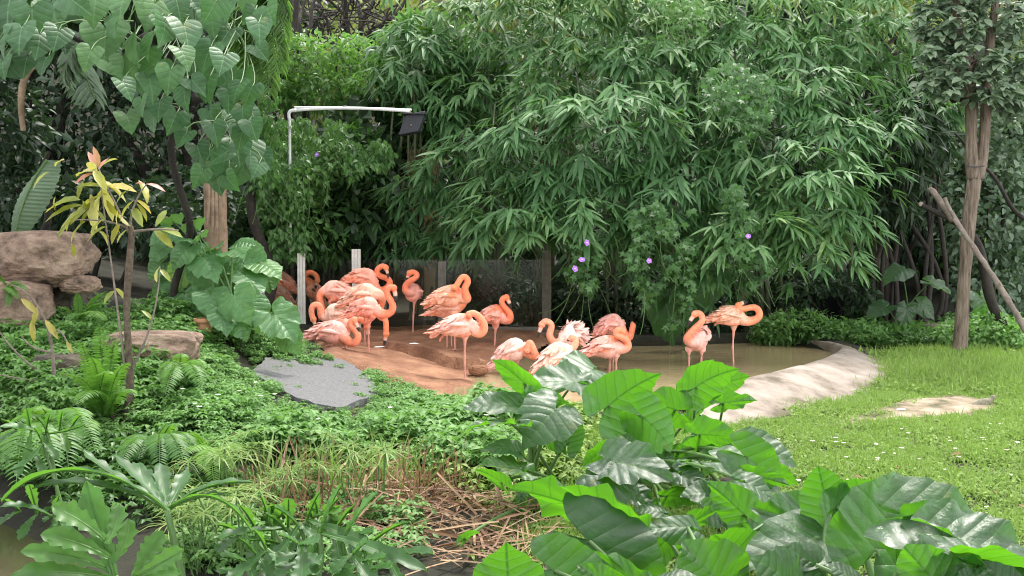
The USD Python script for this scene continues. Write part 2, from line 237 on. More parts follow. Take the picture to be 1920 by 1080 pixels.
# ---------------------------------------------------------------- ground: height field through known spots
ctl = [(0, 3, 0), (3, 3, 0), (-3, 3, -.1), (0, 6, 0), (2, 6, 0), (5, 6, 0), (1, 9, 0), (4, 9, 0), (8, 9, 0), (3, 12, 0), (7, 13, 0), (11, 13, .1), (5.6, 17, .08), (8, 17, .15), (13, 17, .25), (6, 21, .3), (12, 22, .5), (0, 10.5, .03), (-1, 8, 0),
       (-4.2, 6.5, -.4), (-5, 7.5, -.4), (-7, 9, .5), (-9, 13, 1.3), (-14, 16, 2.0), (-14, 6, .8), (0, 20, .25), (3, 20.5, .2), (-6, 21, 1.0), (0, 26, .8), (-10, 27, 2.4), (10, 28, 1.0), (0, 40, 2), (-14, 40, 4), (18, 40, 2), (18, 10, .2), (20, 25, .6), (4.5, 13.5, 0), (2.5, 13.5, 0), (2, 18, .1)]
for px, py, d in [(600, 800, 10), (500, 690, 12.5), (600, 712, 12.3), (800, 742, 12.5), (780, 690, 14), (774, 628, 17.2), (600, 648, 15.6), (240, 790, 9), (280, 692, 10.5), (60, 600, 12), (440, 622, 12.8), (565, 608, 17.6), (900, 618, 17.6), (1040, 625, 17.8), (700, 655, 15.5), (200, 900, 7.9), (890, 700, 13.9), (930, 660, 15.5)]:
    ctl.append(tuple(P(px, py, d)))
ctl = np.array(ctl, float); rbf = RBFInterpolator(ctl[:, :2], ctl[:, 2], kernel='thin_plate_spline', smoothing=.004)
WZ = .05
pond_px = [(880, 746), (1000, 754), (1150, 764), (1310, 754), (1400, 734), (1500, 709), (1555, 691), (1573, 673), (1552, 659), (1490, 648), (1440, 643), (1300, 647), (1150, 648), (1060, 646), (1000, 655), (940, 676), (903, 702)]
pond_w = onz(*np.array(pond_px, float).T, WZ)[:, :2]
pond_w = spline(np.vstack([pond_w, pond_w[:1]]), 160); POND = shapely.Polygon(pond_w).buffer(0)
mud_px = [(575, 668), (585, 640), (610, 612), (700, 611), (830, 613), (1060, 622), (1075, 640), (1010, 660), (960, 690), (930, 715), (925, 745), (885, 758), (810, 752), (750, 728), (712, 712), (650, 684), (600, 676)]
MUD = None
def H0(xy): return rbf(np.asarray(xy, float)) + .05 * (meshkit.fbm(np.c_[np.asarray(xy) * 1.1, np.zeros(len(xy))], 3, 5) - .5)
def pdist(poly, xy):
    pts = shapely.points(np.asarray(xy)[:, 0], np.asarray(xy)[:, 1]); d = shapely.distance(poly.exterior, pts); return np.where(shapely.contains_xy(poly, np.asarray(xy)[:, 0], np.asarray(xy)[:, 1]), d, -d)
def H(xy):
    xy = np.atleast_2d(np.asarray(xy, float)); d = pdist(POND, xy); z = H0(xy) + .12 * np.exp(-((d + .3) / .3) ** 2) - sstep((d + .15) / .6) * .45
    return z if MUD is None else z - .3 * sstep(pdist(MUD, xy) / .3)
def hz(x, y): return float(H([[x, y]])[0])
def ground(px, py, lift=0.):
    px, py = np.atleast_1d(np.asarray(px, float)), np.atleast_1d(np.asarray(py, float)); ds = np.arange(4, 40, .1); out = []
    for a, b in zip(px, py):
        p = P(np.full(len(ds), a), np.full(len(ds), b), ds); k = np.argmax(p[:, 2] < np.maximum(H(p[:, :2]), -9) + lift); out.append(p[k])
    return np.array(out)
def patch(poly, step, zf):
    x0, y0, x1, y1 = poly.bounds; xs, ys = np.arange(x0, x1 + step, step), np.arange(y0, y1 + step, step); X, Y = np.meshgrid(xs, ys); xy = np.c_[X.ravel(), Y.ravel()]; d = pdist(poly, xy)
    z = zf(xy, d); i = np.arange(len(ys) - 1)[:, None] * len(xs) + np.arange(len(xs) - 1); q = np.stack([i, i + 1, i + 1 + len(xs), i + len(xs)], -1).reshape(-1, 4); q = q[(d[q] > -step).any(1)]
    V, F = np.c_[xy, z], np.vstack([q[:, [0, 1, 2]], q[:, [0, 2, 3]]]); u, inv = np.unique(F, return_inverse=True); return V[u], inv.reshape(F.shape)
# red clay bank with a broken edge
mw = ground(*np.array(mud_px, float).T)[:, :2]; MUD = shapely.Polygon(spline(np.vstack([mw, mw[:1]]), 120)).buffer(0)
crack = shapely.LineString(ground([660, 720, 790, 850, 905, 945], [684, 688, 700, 708, 716, 716])[:, :2])
def mud_z(xy, d):
    z = H0(xy) + .035 - sstep((.25 - d) / .35) * .16; c = np.array(crack.coords); cd = shapely.distance(crack, shapely.points(xy)); wv = .35 * (meshkit.fbm(np.c_[xy * 2.6, 0 * xy[:, 0]], 4, 17) - .5); cd = np.abs(xy[:, 1] - wv - np.interp(xy[:, 0], c[:, 0], c[:, 1])); front = xy[:, 1] - wv < np.interp(xy[:, 0], c[:, 0], c[:, 1])
    n = meshkit.fbm(np.c_[xy * 2.2, np.zeros(len(xy))], 5, 3) - .5; on = (xy[:, 0] > c[0, 0]) * sstep((xy[:, 0] - c[0, 0]) / .8) * (xy[:, 0] < c[-1, 0] + .3)
    return z + .15 * n - on * np.where(front, .10 * np.exp(-(np.maximum(cd - .03, 0) / .5) ** 2), -.05 * np.exp(-(cd / .3) ** 2))
gy = np.r_[np.arange(1, 21, .12), np.arange(21, 60, .6)]; gx = np.r_[np.arange(-34, -9, 1.), np.arange(-9, 10, .12), np.arange(10, 36, 1.)]
GX, GY = np.meshgrid(gx, gy); XY = np.c_[GX.ravel(), GY.ravel()]; Z = H(XY)
ii = np.arange(len(gy) - 1)[:, None] * len(gx) + np.arange(len(gx) - 1); q = np.stack([ii, ii + 1, ii + 1 + len(gx), ii + len(gx)], -1).reshape(-1, 4)
put(None, 'ground', (np.c_[XY, Z], np.vstack([q[:, [0, 1, 2]], q[:, [0, 2, 3]]])), M['soil'], kind='structure')
put(None, 'mud_bank', patch(MUD, .045, mud_z), M['mud'], kind='structure')
def mz(x, y):
    a = np.array([[x, y]]); d = pdist(MUD, a); return float(mud_z(a, d)[0]) if d[0] > 0 else hz(x, y)
# pond water and its concrete rim
wp = POND.buffer(.22); put(None, 'pond_water', patch(wp, .12, lambda xy, d: np.full(len(xy), WZ)), M['water'], kind='structure')
rim_in = onz(*np.array([(1235, 764), (1310, 754), (1400, 734), (1500, 709), (1555, 691), (1573, 674), (1556, 660), (1520, 651), (1478, 646)], float).T, WZ)[:, :2]
rim_in = spline(rim_in, 90); tt = nrm(np.gradient(rim_in, axis=0)); out = np.c_[tt[:, 1], -tt[:, 0]]; s01 = np.linspace(0, 1, 90)
wout = np.interp(s01, [0, .25, .5, .62, .75, 1], [1.05, 1.1, 1.05, .85, .5, .3]); hgt = np.interp(s01, [0, .3, .6, .8, 1], [.17, .2, .22, .17, .1])
prof = [(-.10, -1.6), (-.03, -.5), (-.01, .6), (.02, .88), (.07, .98), (.15, 1.0), (.26, .96), (.42, .82), (.6, .58), (.76, .34), (.9, .1), (1., -.3)]
V = []
for k in range(90):
    for o, z in prof:
        p = rim_in[k] + out[k] * (o * wout[k] if o > 0 else o); g = H0([p])[0] if o > .6 else 0.; V.append((*p, (WZ + z * hgt[k]) * (1 - sstep(o * 1.2)) + sstep(o * 1.2) * (g + z * hgt[k] * .9 + .02)))
V = np.array(V); V[:, 2] += .02 * (meshkit.fbm(V * 3, 4, 2) - .5) * 2; n_ = len(prof); i = np.arange(89)[:, None] * n_ + np.arange(n_ - 1); q = np.stack([i, i + n_, i + n_ + 1, i + 1], -1).reshape(-1, 4)
put(None, 'pond_rim', (V, np.vstack([q[:, [0, 1, 2]], q[:, [0, 2, 3]]])), M['concrete'], kind='structure')
RIM = shapely.Polygon(np.vstack([rim_in, (rim_in + out * wout[:, None] * .93)[::-1]])).buffer(0)
# worn earth on the lawn
dw = ground([1528, 1630, 1710, 1790, 1880, 1870, 1760, 1640, 1570], [798, 767, 748, 740, 758, 780, 792, 803, 805])[:, :2]; DIRT = shapely.Polygon(spline(np.vstack([dw, dw[:1]]), 60)).buffer(0)
put(None, 'bare_earth', patch(DIRT, .06, lambda xy, d: H0(xy) + .03 + .05 * (meshkit.fbm(np.c_[xy * 3, 0 * xy[:, 0]], 4, 9) - .5) - sstep((.2 - d) / .3) * .1), M['sand'], kind='structure')
sw = ground([470, 500, 560, 632, 660, 700, 704, 640, 560], [706, 686, 681, 678, 694, 722, 752, 775, 760]); SLAB = shapely.Polygon(sw[:, :2])
cxy = sw.mean(0); cf = np.linalg.lstsq(np.c_[sw[:, :2], np.ones(len(sw))], sw[:, 2], rcond=None)[0]
sm = trimesh.creation.extrude_polygon(shapely.Polygon(np.vstack([np.stack([np.linspace(p[k], q[k], 9)[:-1] for k in (0, 1)], -1) for p, q in zip(sw[:, :2], np.roll(sw[:, :2], -1, 0))]) + R.normal(size=(72, 2)) * .018).buffer(-.04).buffer(.04), .10, engine='earcut'); sm = sm.subdivide_to_size(.12); v = np.array(sm.vertices); top = v[:, 2] > .06; v[:, 2] += v[:, :2] @ cf[:2] + cf[2] - .03 + .045 * (meshkit.fbm(v * 2.5, 3, 4) - .5)
solo('stone_slab', (v, sm.faces), M['slab'], 'flat dark grey gritty slab lying among the herbs below the clay bank', 'slab', smooth=35)
# ditch water at the lower left
dz = -.16; dp = onz(np.array([-60, 60, 110, 130, 90, 40, -60.]), np.array([900, 905, 950, 1020, 1080, 1130, 1130.]), dz)[:, :2]
put(None, 'ditch_water', patch(shapely.Polygon(dp).buffer(.3), .3, lambda xy, d: np.full(len(xy), dz)), M['ditch'], kind='structure')
# ---------------------------------------------------------------- rocks
def rock(px, py, d, w, h, dep, seed, m, label, name='boulder', flat=.35, tilt=0.):
    s = trimesh.creation.icosphere(5); v = np.array(s.vertices); c = P(px, py, d)
    r = 1 + .38 * (meshkit.fbm(v * 1.3 + seed * 7.1, 4, seed) - .5) * 2 * .6 + .16 * (meshkit.fbm(v * 3.5 + seed, 5, seed + 3) - .5) * 2 - .05 * np.abs(meshkit.fbm(v * [2, 2, 7] + seed, 3, seed + 5) - .5) * 2; v = v * r[:, None]
    v = np.sign(v) * np.abs(v) ** .8; v[:, 2] = np.where(v[:, 2] > .7, .7 + (v[:, 2] - .7) * flat, v[:, 2]); v = v * [w / 2, dep / 2, h / 2 / .85]
    a = math.radians(tilt); v = v @ np.array([[math.cos(a), 0, math.sin(a)], [0, 1, 0], [-math.sin(a), 0, math.cos(a)]])
    solo(name, (v + c, s.faces), m, label, 'boulder' if name == 'boulder' else 'rock', smooth=True)
rock(78, 478, 11.6, 1.12, .58, 1.0, 1, M['rock'], 'big rounded pink brown boulder on top of the pile at the left edge')
rock(28, 575, 11.2, .78, .6, .8, 2, M['rock'], 'grey brown boulder low at the left edge under the big boulder')
rock(110, 575, 11.9, .8, .62, .7, 3, M['darkrock'], 'dark shaded rock wedged beneath the big boulder')
rock(150, 532, 11.5, .45, .2, .4, 4, M['rock'], 'small flat stone jutting out under the right end of the big boulder', 'stone')
rock(285, 655, 10.4, .95, .42, .7, 5, M['rock'], 'wide flat topped stone behind the sapling trunk', 'stone', .15)
rock(110, 690, 9.8, .5, .3, .4, 6, M['darkrock'], 'mossy low rock among herbs left of the sapling', 'stone')
rock(1395, 638, 18.9, .95, .24, .5, 7, M['concrete'], 'long pale kerb stone at the back of the pond behind the one legged bird', 'stone', .2)
rock(1440, 641, 18.6, .4, .22, .4, 8, M['concrete'], 'short rounded pale stone ending the row at the back of the pond', 'stone', .3)
rock(1765, 628, 18.0, .8, .4, .6, 9, M['darkrock'], 'low grey stone in shade behind the forked tree', 'stone')
rock(897, 694, 13.9, .26, .14, .2, 10, M['mud'], 'clod of brown clay at the broken edge of the bank', 'clod')
rock(1640, 640, 17.5, .3, .14, .2, 11, M['darkrock'], 'small dark stone at the lawn edge right of the pond', 'stone')
# ---------------------------------------------------------------- glass fence behind the clay bank
f = Thing('glass_fence', 'see through glass fence with white and grey upright posts behind the clay bank', 'fence', (P(760, 610, 17.6)))
FD = 17.6
def boxm(a, b): m = trimesh.creation.box(np.abs(np.subtract(b, a))); return np.array(m.vertices) + (np.array(a) + b) / 2, np.array(m.faces)
def ribbed(px, y0, y1, w, m, d=FD):
    a, b = P(px, y0, d), P(px, y1, d); ps = []
    for k, (o, t) in enumerate([(-.36, 0), (0, .012), (.36, 0)]): ps.append(boxm((a[0] + (o - .16) * w, d - .03 - t, b[2] - .1), (a[0] + (o + .16) * w, d + .03, a[2])))
    ps.append(boxm((a[0] - w * .46, d - .018, b[2] - .1), (a[0] + w * .46, d + .022, a[2] - .004)))
    return put(f, 'post', cat(ps), m, smooth=False)
for px, y0, y1, w, m in [(490, 484, 600, .115, 'post'), (565, 475, 610, .125, 'post'), (668, 467, 606, .145, 'post'), (829, 490, 604, .13, 'dimpost'), (1025, 470, 615, .15, 'dimpost')]: ribbed(px, y0, y1, w, M[m])
px_ = [490, 565, 668, 829, 1025]
for a, b in zip(px_[:-1], px_[1:]):
    A, B = P(a, 612, FD), P(b, 612, FD); t = P((a + b) / 2, 487, FD)
    put(f, 'glass_panel', boxm((A[0] + .07, FD - .004, A[2] - .05), (B[0] - .08, FD + .004, t[2])), M['glass'], smooth=False)
for k, (y, hh) in enumerate([(616, .03), (626, .035)]):
    A, B = P(860, y, FD - .12 - .12 * k), P(1032, y - 2, FD - .12 - .12 * k); put(f, 'bottom_rail', boxm((A[0], A[1] - .02, A[2] - hh), (B[0], A[1] + .02, A[2] + hh)), M['dimpost'], smooth=False)
# ---------------------------------------------------------------- flamingos
def to_manifold(V, F):
    return m3.Manifold(m3.Mesh(vert_properties=np.asarray(V, np.float32), tri_verts=np.asarray(F, np.uint32)))
ORANGE, PINK, PALE, LEGC = np.array([.9, .235, .10]), np.array([.93, .415, .29]), np.array([.94, .68, .58]), np.array([.62, .28, .22])
def flamingo(label, d, body, br, neck, bill, legs, pale=.4, hips=(), fluffy=0., headless=False, tuck=False):
    S = 1900 / d; bp = np.array([P(p[0], p[1], d + (p[2] if len(p) > 2 else 0)) for p in body]); r = np.random.default_rng(int(body[0][0] * 7 + body[0][1]))
    c = spline(bp, 30); ax = nrm(c[-1] - c[0]); c = np.vstack([c, c[-1] + ax * br * .35]); t = np.linspace(0, 1, len(c))
    rad = br * np.interp(t, [0, .06, .16, .3, .48, .66, .8, .92, 1], [.08, .2, .36, .62, .92, 1.0, .88, .56, .08])
    up = nrm(np.array([0, 0, 1]) - ax * ax[2] if abs(ax[2]) < .9 else np.array([0, -1, 0.])); side = np.cross(ax, up)
    body_m = to_manifold(*tube(c, rad, 22, .84, up)); samples, lab, srad = [c], [np.c_[np.zeros(len(c)), t]], [rad]
    if neck:
        npx = np.array([[p[0], p[1], d + (p[2] if len(p) > 2 else 0)] for p in neck]); npt = P(npx[:, 0], npx[:, 1], npx[:, 2])
        start = c[int(len(c) * .82)]; nc = spline(np.vstack([start, npt]), 54); tn = np.linspace(0, 1, 54); nr = np.interp(tn, [0, .12, .3, .75, .93, 1], [br * .62, .078, .055, .045, .046, .040])
        man = [body_m, to_manifold(*tube(nc, nr, 14))]; samples.append(nc); lab.append(np.c_[np.ones(54), tn]); srad.append(nr)
        hd = nc[-1]; bt = P(bill[0], bill[1], npx[-1, 2] + (bill[2] if len(bill) > 2 else -.02)); bd = bt - hd; L = np.linalg.norm(bd)
        if L > .22: bt = hd + bd / L * .22; bd = bt - hd; L = .22
        hv = nrm(nrm(nc[-1] - nc[-4]) * .6 + bd / L)
        ds = np.linspace(-.03, .055, 9); hc = hd + hv * ds[:, None]; hr = .054 * np.sqrt(np.clip(1 - ((ds - .012) / .056) ** 2, .02, 1)); man.append(to_manifold(*tube(hc, hr, 12, .82))); samples.append(hc); lab.append(np.c_[np.full(9, 2), np.linspace(0, 1, 9)]); srad.append(hr)
        mid = hd + bd * .5 + hv * .035; bc = spline([hc[5], mid, bt], 14); brr = np.interp(np.linspace(0, 1, 14), [0, .35, .7, 1], [.036, .031, .024, .007]); 
        if not tuck: man.append(to_manifold(*tube(bc, brr, 10, .8))); samples.append(bc); lab.append(np.c_[np.full(14, 3), np.linspace(0, 1, 14)]); srad.append(brr)
    else: man = [body_m]
    for lg in legs:
        lp = np.array([P(p[0], p[1], d + (p[2] if len(p) > 2 else 0)) for p in lg]); foot = lp[-1].copy(); inpond = pdist(POND, foot[None, :2])[0] > .15 and pdist(MUD, foot[None, :2])[0] < 0
        foot[2] = -.3 if inpond else min(mz(foot[0], foot[1]) + .012, lp[-1][2]); lp = np.vstack([lp[:-1], foot])
        if len(lp) == 2: lp = np.vstack([lp[0], lp.mean(0) + [0, .02, 0], lp[1]])
        lc = np.vstack([spline(lp[i:i + 2], 14)[(i > 0):] for i in range(len(lp) - 1)]); ts_ = np.linspace(0, 1, len(lc)); kn = 13 if len(lp) == 3 else 0
        lr = np.interp(np.arange(len(lc)), [0, 3, 8, 12, 13, 14, 17, len(lc) - 1], [.055, .024, .0125, .0155, .018, .0155, .0115, .011]); top = lc[0] - nrm(lc[1] - lc[0]) * .06
        man.append(to_manifold(*tube(np.vstack([top, lc]), np.r_[.065, lr], 9))); samples.append(lc); lab.append(np.c_[np.full(len(lc), 4), ts_]); srad.append(lr)
        if not inpond:
            for a in (-.5, 0, .5): man.append(to_manifold(*tube([foot + [0, 0, .004], foot + np.array([math.sin(a) * .08, -math.cos(a) * .08, -.004])], [.010, .005], 6)))
    for h in hips:   # folded leg: shank tucked back under the belly
        hp = np.array([P(p[0], p[1], d + (p[2] if len(p) > 2 else 0)) for p in h]); hc = spline(hp, 16); hr = np.interp(np.linspace(0, 1, 16), [0, .4, .6, 1], [.05, .026, .02, .014]); man.append(to_manifold(*tube(hc, hr, 9))); samples.append(hc); lab.append(np.c_[np.full(16, 5), np.linspace(0, 1, 16)]); srad.append(hr)
    # shoulder bulge of the folded wings
    for s in (-1, 1):
        w = spline([c[8] + up * br * .3 + side * s * br * .45, c[17] + up * br * .18 + side * s * br * .62, c[25] - up * br * .02 + side * s * br * .48], 12); man.append(to_manifold(*tube(w, br * np.array([.1, .35, .5, .46, .22]), 12, .5, side)))
    u = m3.Manifold.batch_boolean([x for x in man if not x.is_empty()], m3.OpType.Add).refine_to_length(.035); q = u.to_mesh(); tm = trimesh.Trimesh(q.vert_properties[:, :3], q.tri_verts, process=True); v0 = np.array(tm.vertices)
    trimesh.smoothing.filter_taubin(tm, .5, .52, 8); v = np.array(tm.vertices); far = np.linalg.norm(v - v0, axis=1) > .03; v[far] = v0[far]
    sa, la, ra = np.vstack(samples), np.vstack(lab), np.concatenate(srad); dd, ix = cKDTree(sa).query(v, k=12); sc_ = dd - ra[ix]; sc_ = np.where((la[ix][:, :, 0] >= 2) & (la[ix][:, :, 0] <= 3) & (sc_ > .007), 9, sc_); best = np.argmin(sc_, 1); L_ = la[ix[np.arange(len(v)), best]]
    thin = (L_[:, 0] == 4) | (L_[:, 0] == 3); v[thin] = v0[thin]
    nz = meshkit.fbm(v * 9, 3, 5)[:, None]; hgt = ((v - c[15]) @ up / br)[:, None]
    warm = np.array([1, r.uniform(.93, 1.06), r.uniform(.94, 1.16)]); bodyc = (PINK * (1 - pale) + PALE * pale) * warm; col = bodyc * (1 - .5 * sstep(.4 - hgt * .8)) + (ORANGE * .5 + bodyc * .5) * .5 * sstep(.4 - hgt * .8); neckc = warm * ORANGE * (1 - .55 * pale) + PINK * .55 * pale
    k = L_[:, :1]; tl = L_[:, 1:]
    col = np.where(k == 1, neckc * sstep(tl * 4) + col * (1 - sstep(tl * 4)), col); col = np.where(k == 2, neckc * .98, col)
    col = np.where(k == 3, np.where(tl < .52, [.72, .45, .36], [.018, .015, .015]), col); col = np.where(k == 4, LEGC * sstep(tl * 8) + col * (1 - sstep(tl * 8)), col); col = np.where(k == 5, neckc * .6 + LEGC * .4, col); col = col * (.86 + .28 * nz)
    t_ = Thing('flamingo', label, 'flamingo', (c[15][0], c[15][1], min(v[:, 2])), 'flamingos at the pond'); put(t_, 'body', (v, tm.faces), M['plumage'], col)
    # overlapping feathers of back, wings and tail
    n = int(190 + 110 * fluffy); tt = np.r_[r.uniform(.12, .8, n)]; ph = r.uniform(-1.75, 1.75, n); tt = np.sort(tt); cc = np.stack([np.interp(tt, t, c[:, i]) for i in range(3)], -1); rr = np.interp(tt, t, rad)
    o = np.cos(ph)[:, None] * up + np.sin(ph)[:, None] * side * .84; bulge = 1.0 + .16 * np.exp(-((np.abs(ph) - 1.0) / .5) ** 2) * np.interp(tt, [.2, .45, .8, .9], [0, 1, 1, .2]); pos = cc + o * (rr * bulge)[:, None]
    drop = np.sign(ph)[:, None] * (np.cos(ph)[:, None] * side - np.sin(ph)[:, None] * up); yd = -ax + .42 * drop * np.minimum(1, np.abs(ph))[:, None] + r.normal(size=(n, 3)) * (.06 + .35 * fluffy) + o * (-.10 + .35 * fluffy)
    sz = np.interp(tt, [.1, .5, .85], [.155, .115, .07]) * r.uniform(.8, 1.2, n) * br / .17; T = blade([0, .3, .7, 1], [.55, 1, .9, .25], .36, -.3, .03)
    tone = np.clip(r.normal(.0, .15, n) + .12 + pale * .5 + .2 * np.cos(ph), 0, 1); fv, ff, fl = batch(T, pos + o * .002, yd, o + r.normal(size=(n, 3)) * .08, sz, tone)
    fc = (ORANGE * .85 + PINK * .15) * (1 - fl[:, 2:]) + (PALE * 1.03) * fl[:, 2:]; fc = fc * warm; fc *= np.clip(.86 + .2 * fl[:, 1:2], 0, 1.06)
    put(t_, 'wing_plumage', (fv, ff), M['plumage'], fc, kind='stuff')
    n = 16; a = np.linspace(-1, 1, n); tp = c[3] + up * .012 + side * (a * rad[3] * .9)[:, None]; td = -ax + side * (a * .22)[:, None] - up * .05 + r.normal(size=(n, 3)) * .05
    tv, tf_, tl_ = batch(T, tp, td, np.broadcast_to(up, (n, 3)) + side * (a * .6)[:, None], r.uniform(.13, .2, n), np.clip(r.normal(.35, .2, n), 0, 1)); put(t_, 'tail', (tv, tf_), M['plumage'], ORANGE * (1 - tl_[:, 2:]) + PALE * tl_[:, 2:])
    if neck and not headless:
        sd = nrm(np.cross(hv, up) + 1e-3)
        for s in (-1, 1): e = trimesh.creation.icosphere(1, radius=.0085); put(t_, 'eye', (np.array(e.vertices) + hd + hv * .02 + sd * s * .042, e.faces), M['eye'])
BK = .1
flamingo('upper of two flamingos behind the glass at far left, only back and tail showing', 18.3, [(557, 546), (530, 528), (505, 515)], .17, [(495, 510, .1), (492, 495, .15), (500, 500, .18)], (505, 512), [[(524, 545), (524, 560), (524, 625)]], .05)
flamingo('flamingo behind the glass at far left, lower one whose tail droops beside the leaf', 18.0, [(549, 569), (522, 552), (500, 541)], .17, [(490, 535, .1), (486, 515, .1), (492, 520, .1)], (496, 530), [[(515, 570), (514, 590), (514, 628)]], .3)
flamingo('deep orange flamingo right of the second white post with its head tucked on its breast', 18.2, [(608, 574), (593, 552), (581, 531)], .15, [(577, 526, -.05), (572, 517, -.1), (580, 511, -.12), (591, 515, -.14), (595, 525, -.16)], (591, 541, -.04), [[(597, 575), (598, 595), (598, 625)]], 0.)
flamingo('flamingo at the back of the left group with its neck hanging straight down', 16.6, [(676, 566, .1), (632, 547), (607, 545)], .185, [(599, 556, -.08), (602, 570, -.1), (605, 588, -.1)], (606, 600), [[(624, 575), (626, 600), (626, 640)], [(634, 575, .1), (636, 600, .1), (636, 640, .1)]], .25, [[(628, 560, -.1), (618, 566, -.14), (622, 572, -.1)]])
flamingo('orange flamingo at the back holding its coiled head high against the dark fence', 16.9, [(648, 530), (678, 520), (704, 527)], .165, [(716, 545, .05), (727, 538, .05), (731, 529, .05), (725, 522, .05), (714, 518, .04), (707, 509, .02), (714, 500, 0), (723, 501, -.03)], (728, 524, -.1), [[(690, 540), (690, 570), (690, 620)]], .05)
flamingo('striped pale backed flamingo whose neck drops behind its neighbour to the ground', 15.8, [(641, 572), (680, 553), (706, 552)], .18, [(716, 562, .1), (712, 582, .15), (714, 595, .05), (721, 598, 0), (724, 611, 0), (724, 624, 0)], (720, 648), [[(684, 580, .1), (684, 600, .1), (684, 650, .1)]], .35)
flamingo('flamingo standing in profile with a tall hooked neck and bent down bill above the clay', 14.8, [(656, 594), (684, 578), (708, 579)], .165, [(723, 589), (735, 582), (735, 568), (727, 554), (727, 543), (737, 539)], (741, 570), [[(690, 603), (691, 640), (692, 686)]], .15, [[(700, 592, -.08), (690, 603, -.05), (676, 604, 0)]])
flamingo('pale rose flamingo with rounded back, its thin neck hooked down at the left', 15.9, [(658, 600, .1), (634, 590), (612, 591)], .175, [(603, 589, -.03), (597, 573, -.05), (588, 573, -.06), (584, 584, -.06), (587, 597, -.06)], (592, 615), [[(636, 612), (637, 630), (637, 660)]], .75)
flamingo('mostly hidden flamingo in the left group, head bent low beside the crouching one', 15.2, [(612, 622, .2), (640, 612, .15), (658, 611, .1)], .13, [(667, 606, .05), (674, 600), (683, 603), (688, 611)], (692, 638), [[(650, 625, .1), (650, 640, .1), (650, 668, .1)]], .1)
flamingo('low crouching flamingo at the front left with its neck curled against its breast', 14.6, [(572, 637), (618, 623), (648, 627)], .175, [(655, 641, -.12), (666, 642, -.16), (671, 630, -.17), (664, 618, -.16), (657, 608, -.15), (662, 600, -.15)], (673, 626, -.03), [[(622, 642), (621, 655), (622, 676)], [(648, 645, .05), (648, 655, .05), (648, 670, .05)]], .45)
flamingo('flamingo upright on one leg on the crest of the clay, seen from the front', 17.2, [(781, 556, .3), (774, 549, .02), (771, 545, -.1)], .165, [(761, 542, -.14), (763, 532, -.16), (776, 523, -.18), (782, 516, -.16), (777, 511, -.14), (769, 511, -.14)], (763, 527), [[(777, 562), (775, 592), (774, 629)]], .12)
flamingo('large flamingo preening with its neck arched in a high peak over its shoulder', 15.5, [(801, 570), (842, 556), (868, 556)], .18, [(875, 557, -.08), (872, 540, -.12), (877, 527, -.13), (870, 519, -.14), (861, 527, -.15), (853, 538, -.16)], (848, 553, -.02), [[(852, 590), (852, 615), (853, 655)]], .3, tuck=True)
flamingo('flamingo standing right behind the preening one, only its belly and legs showing below', 15.9, [(801, 588), (832, 582), (856, 578)], .13, [(866, 574, .12), (872, 560, .16), (866, 552, .2)], (858, 560, .05), [[(838, 593), (838, 620), (838, 662)], [(846, 592, .06), (846, 620, .06), (847, 662, .06)]], .2)
flamingo('rosy flamingo in front on the clay with its neck folded over its back', 13.6, [(812, 623), (856, 611), (889, 608)], .165, [(905, 622, -.02), (908, 612, -.04), (901, 597, -.06), (889, 588, -.08), (881, 589, -.09)], (873, 601, -.03), [[(872, 630), (871, 668), (872, 714)]], .6, [[(880, 622, -.05), (858, 628, -.04), (838, 626, 0), (824, 640, 0)]], tuck=True)
flamingo('orange flamingo beside the bottom rail with an S shaped neck and lowered bill', 15.8, [(901, 608), (927, 592), (944, 594)], .18, [(956, 597, -.04), (955, 586, -.06), (945, 575, -.07), (941, 565, -.08), (948, 557, -.08)], (957, 579), [[(929, 612), (928, 638), (926, 664)]], .08)
flamingo('white backed flamingo at the clod of clay with its neck bent in a triangle', 14.2, [(922, 688), (962, 657), (984, 650)], .17, [(1000, 668, -.05), (1004, 668, -.08), (999, 653, -.1), (994, 643, -.1), (989, 655, -.1)], (984, 672, -.02), [[(971, 673), (971, 690), (970, 712)]], .85, tuck=True)
flamingo('fluffed up white flamingo with a long hooked neck reaching to the left', 14.9, [(1084, 634, .2), (1068, 631), (1056, 631)], .19, [(1044, 643, -.06), (1034, 637, -.08), (1031, 624, -.09), (1034, 610, -.1), (1026, 603, -.1), (1017, 607, -.1)], (1008, 635), [[(1066, 655), (1066, 670), (1066, 700)]], 1.0, fluffy=1.)
flamingo('white and pink flamingo seen from behind, wading just above the large leaves', 14.0, [(1002, 695, -.15), (1043, 669), (1066, 654, .1)], .19, [(1076, 650, .2), (1080, 640, .25), (1074, 634, .3)], (1066, 640), [[(1046, 690), (1046, 700), (1046, 712)]], .9, headless=True)
flamingo('preening flamingo at the dark rear of the pond, bent neck sticking up', 15.4, [(1120, 624), (1149, 610), (1166, 608)], .18, [(1172, 626, -.03), (1180, 633, -.04), (1184, 624, -.05), (1187, 613, -.05)], (1182, 604, .03), [[(1150, 630), (1150, 650), (1150, 690)]], .3, headless=True)
flamingo('orange and white flamingo with its neck coiled in a ring over its back', 14.5, [(1094, 667), (1135, 651), (1160, 652)], .175, [(1177, 646, -.04), (1173, 637, -.06), (1164, 632, -.1), (1156, 627, -.1), (1157, 620, -.1), (1166, 620, -.08)], (1176, 629, -.03), [[(1155, 668), (1155, 690), (1155, 712)], [(1144, 668, .05), (1143, 690, .05), (1143, 712, .05)]], .4, tuck=True)
flamingo('flamingo facing the viewer in open water, curved neck, both legs wading', 15.0, [(1318, 622, .32), (1308, 635, .02), (1300, 640, -.1)], .19, [(1290, 634, -.16), (1297, 622, -.2), (1308, 611, -.22), (1317, 600, -.22), (1314, 590, -.2), (1304, 588, -.2)], (1289, 613), [[(1292, 658), (1292, 672), (1292, 690)], [(1316, 658), (1315, 675), (1315, 690)]], .55)
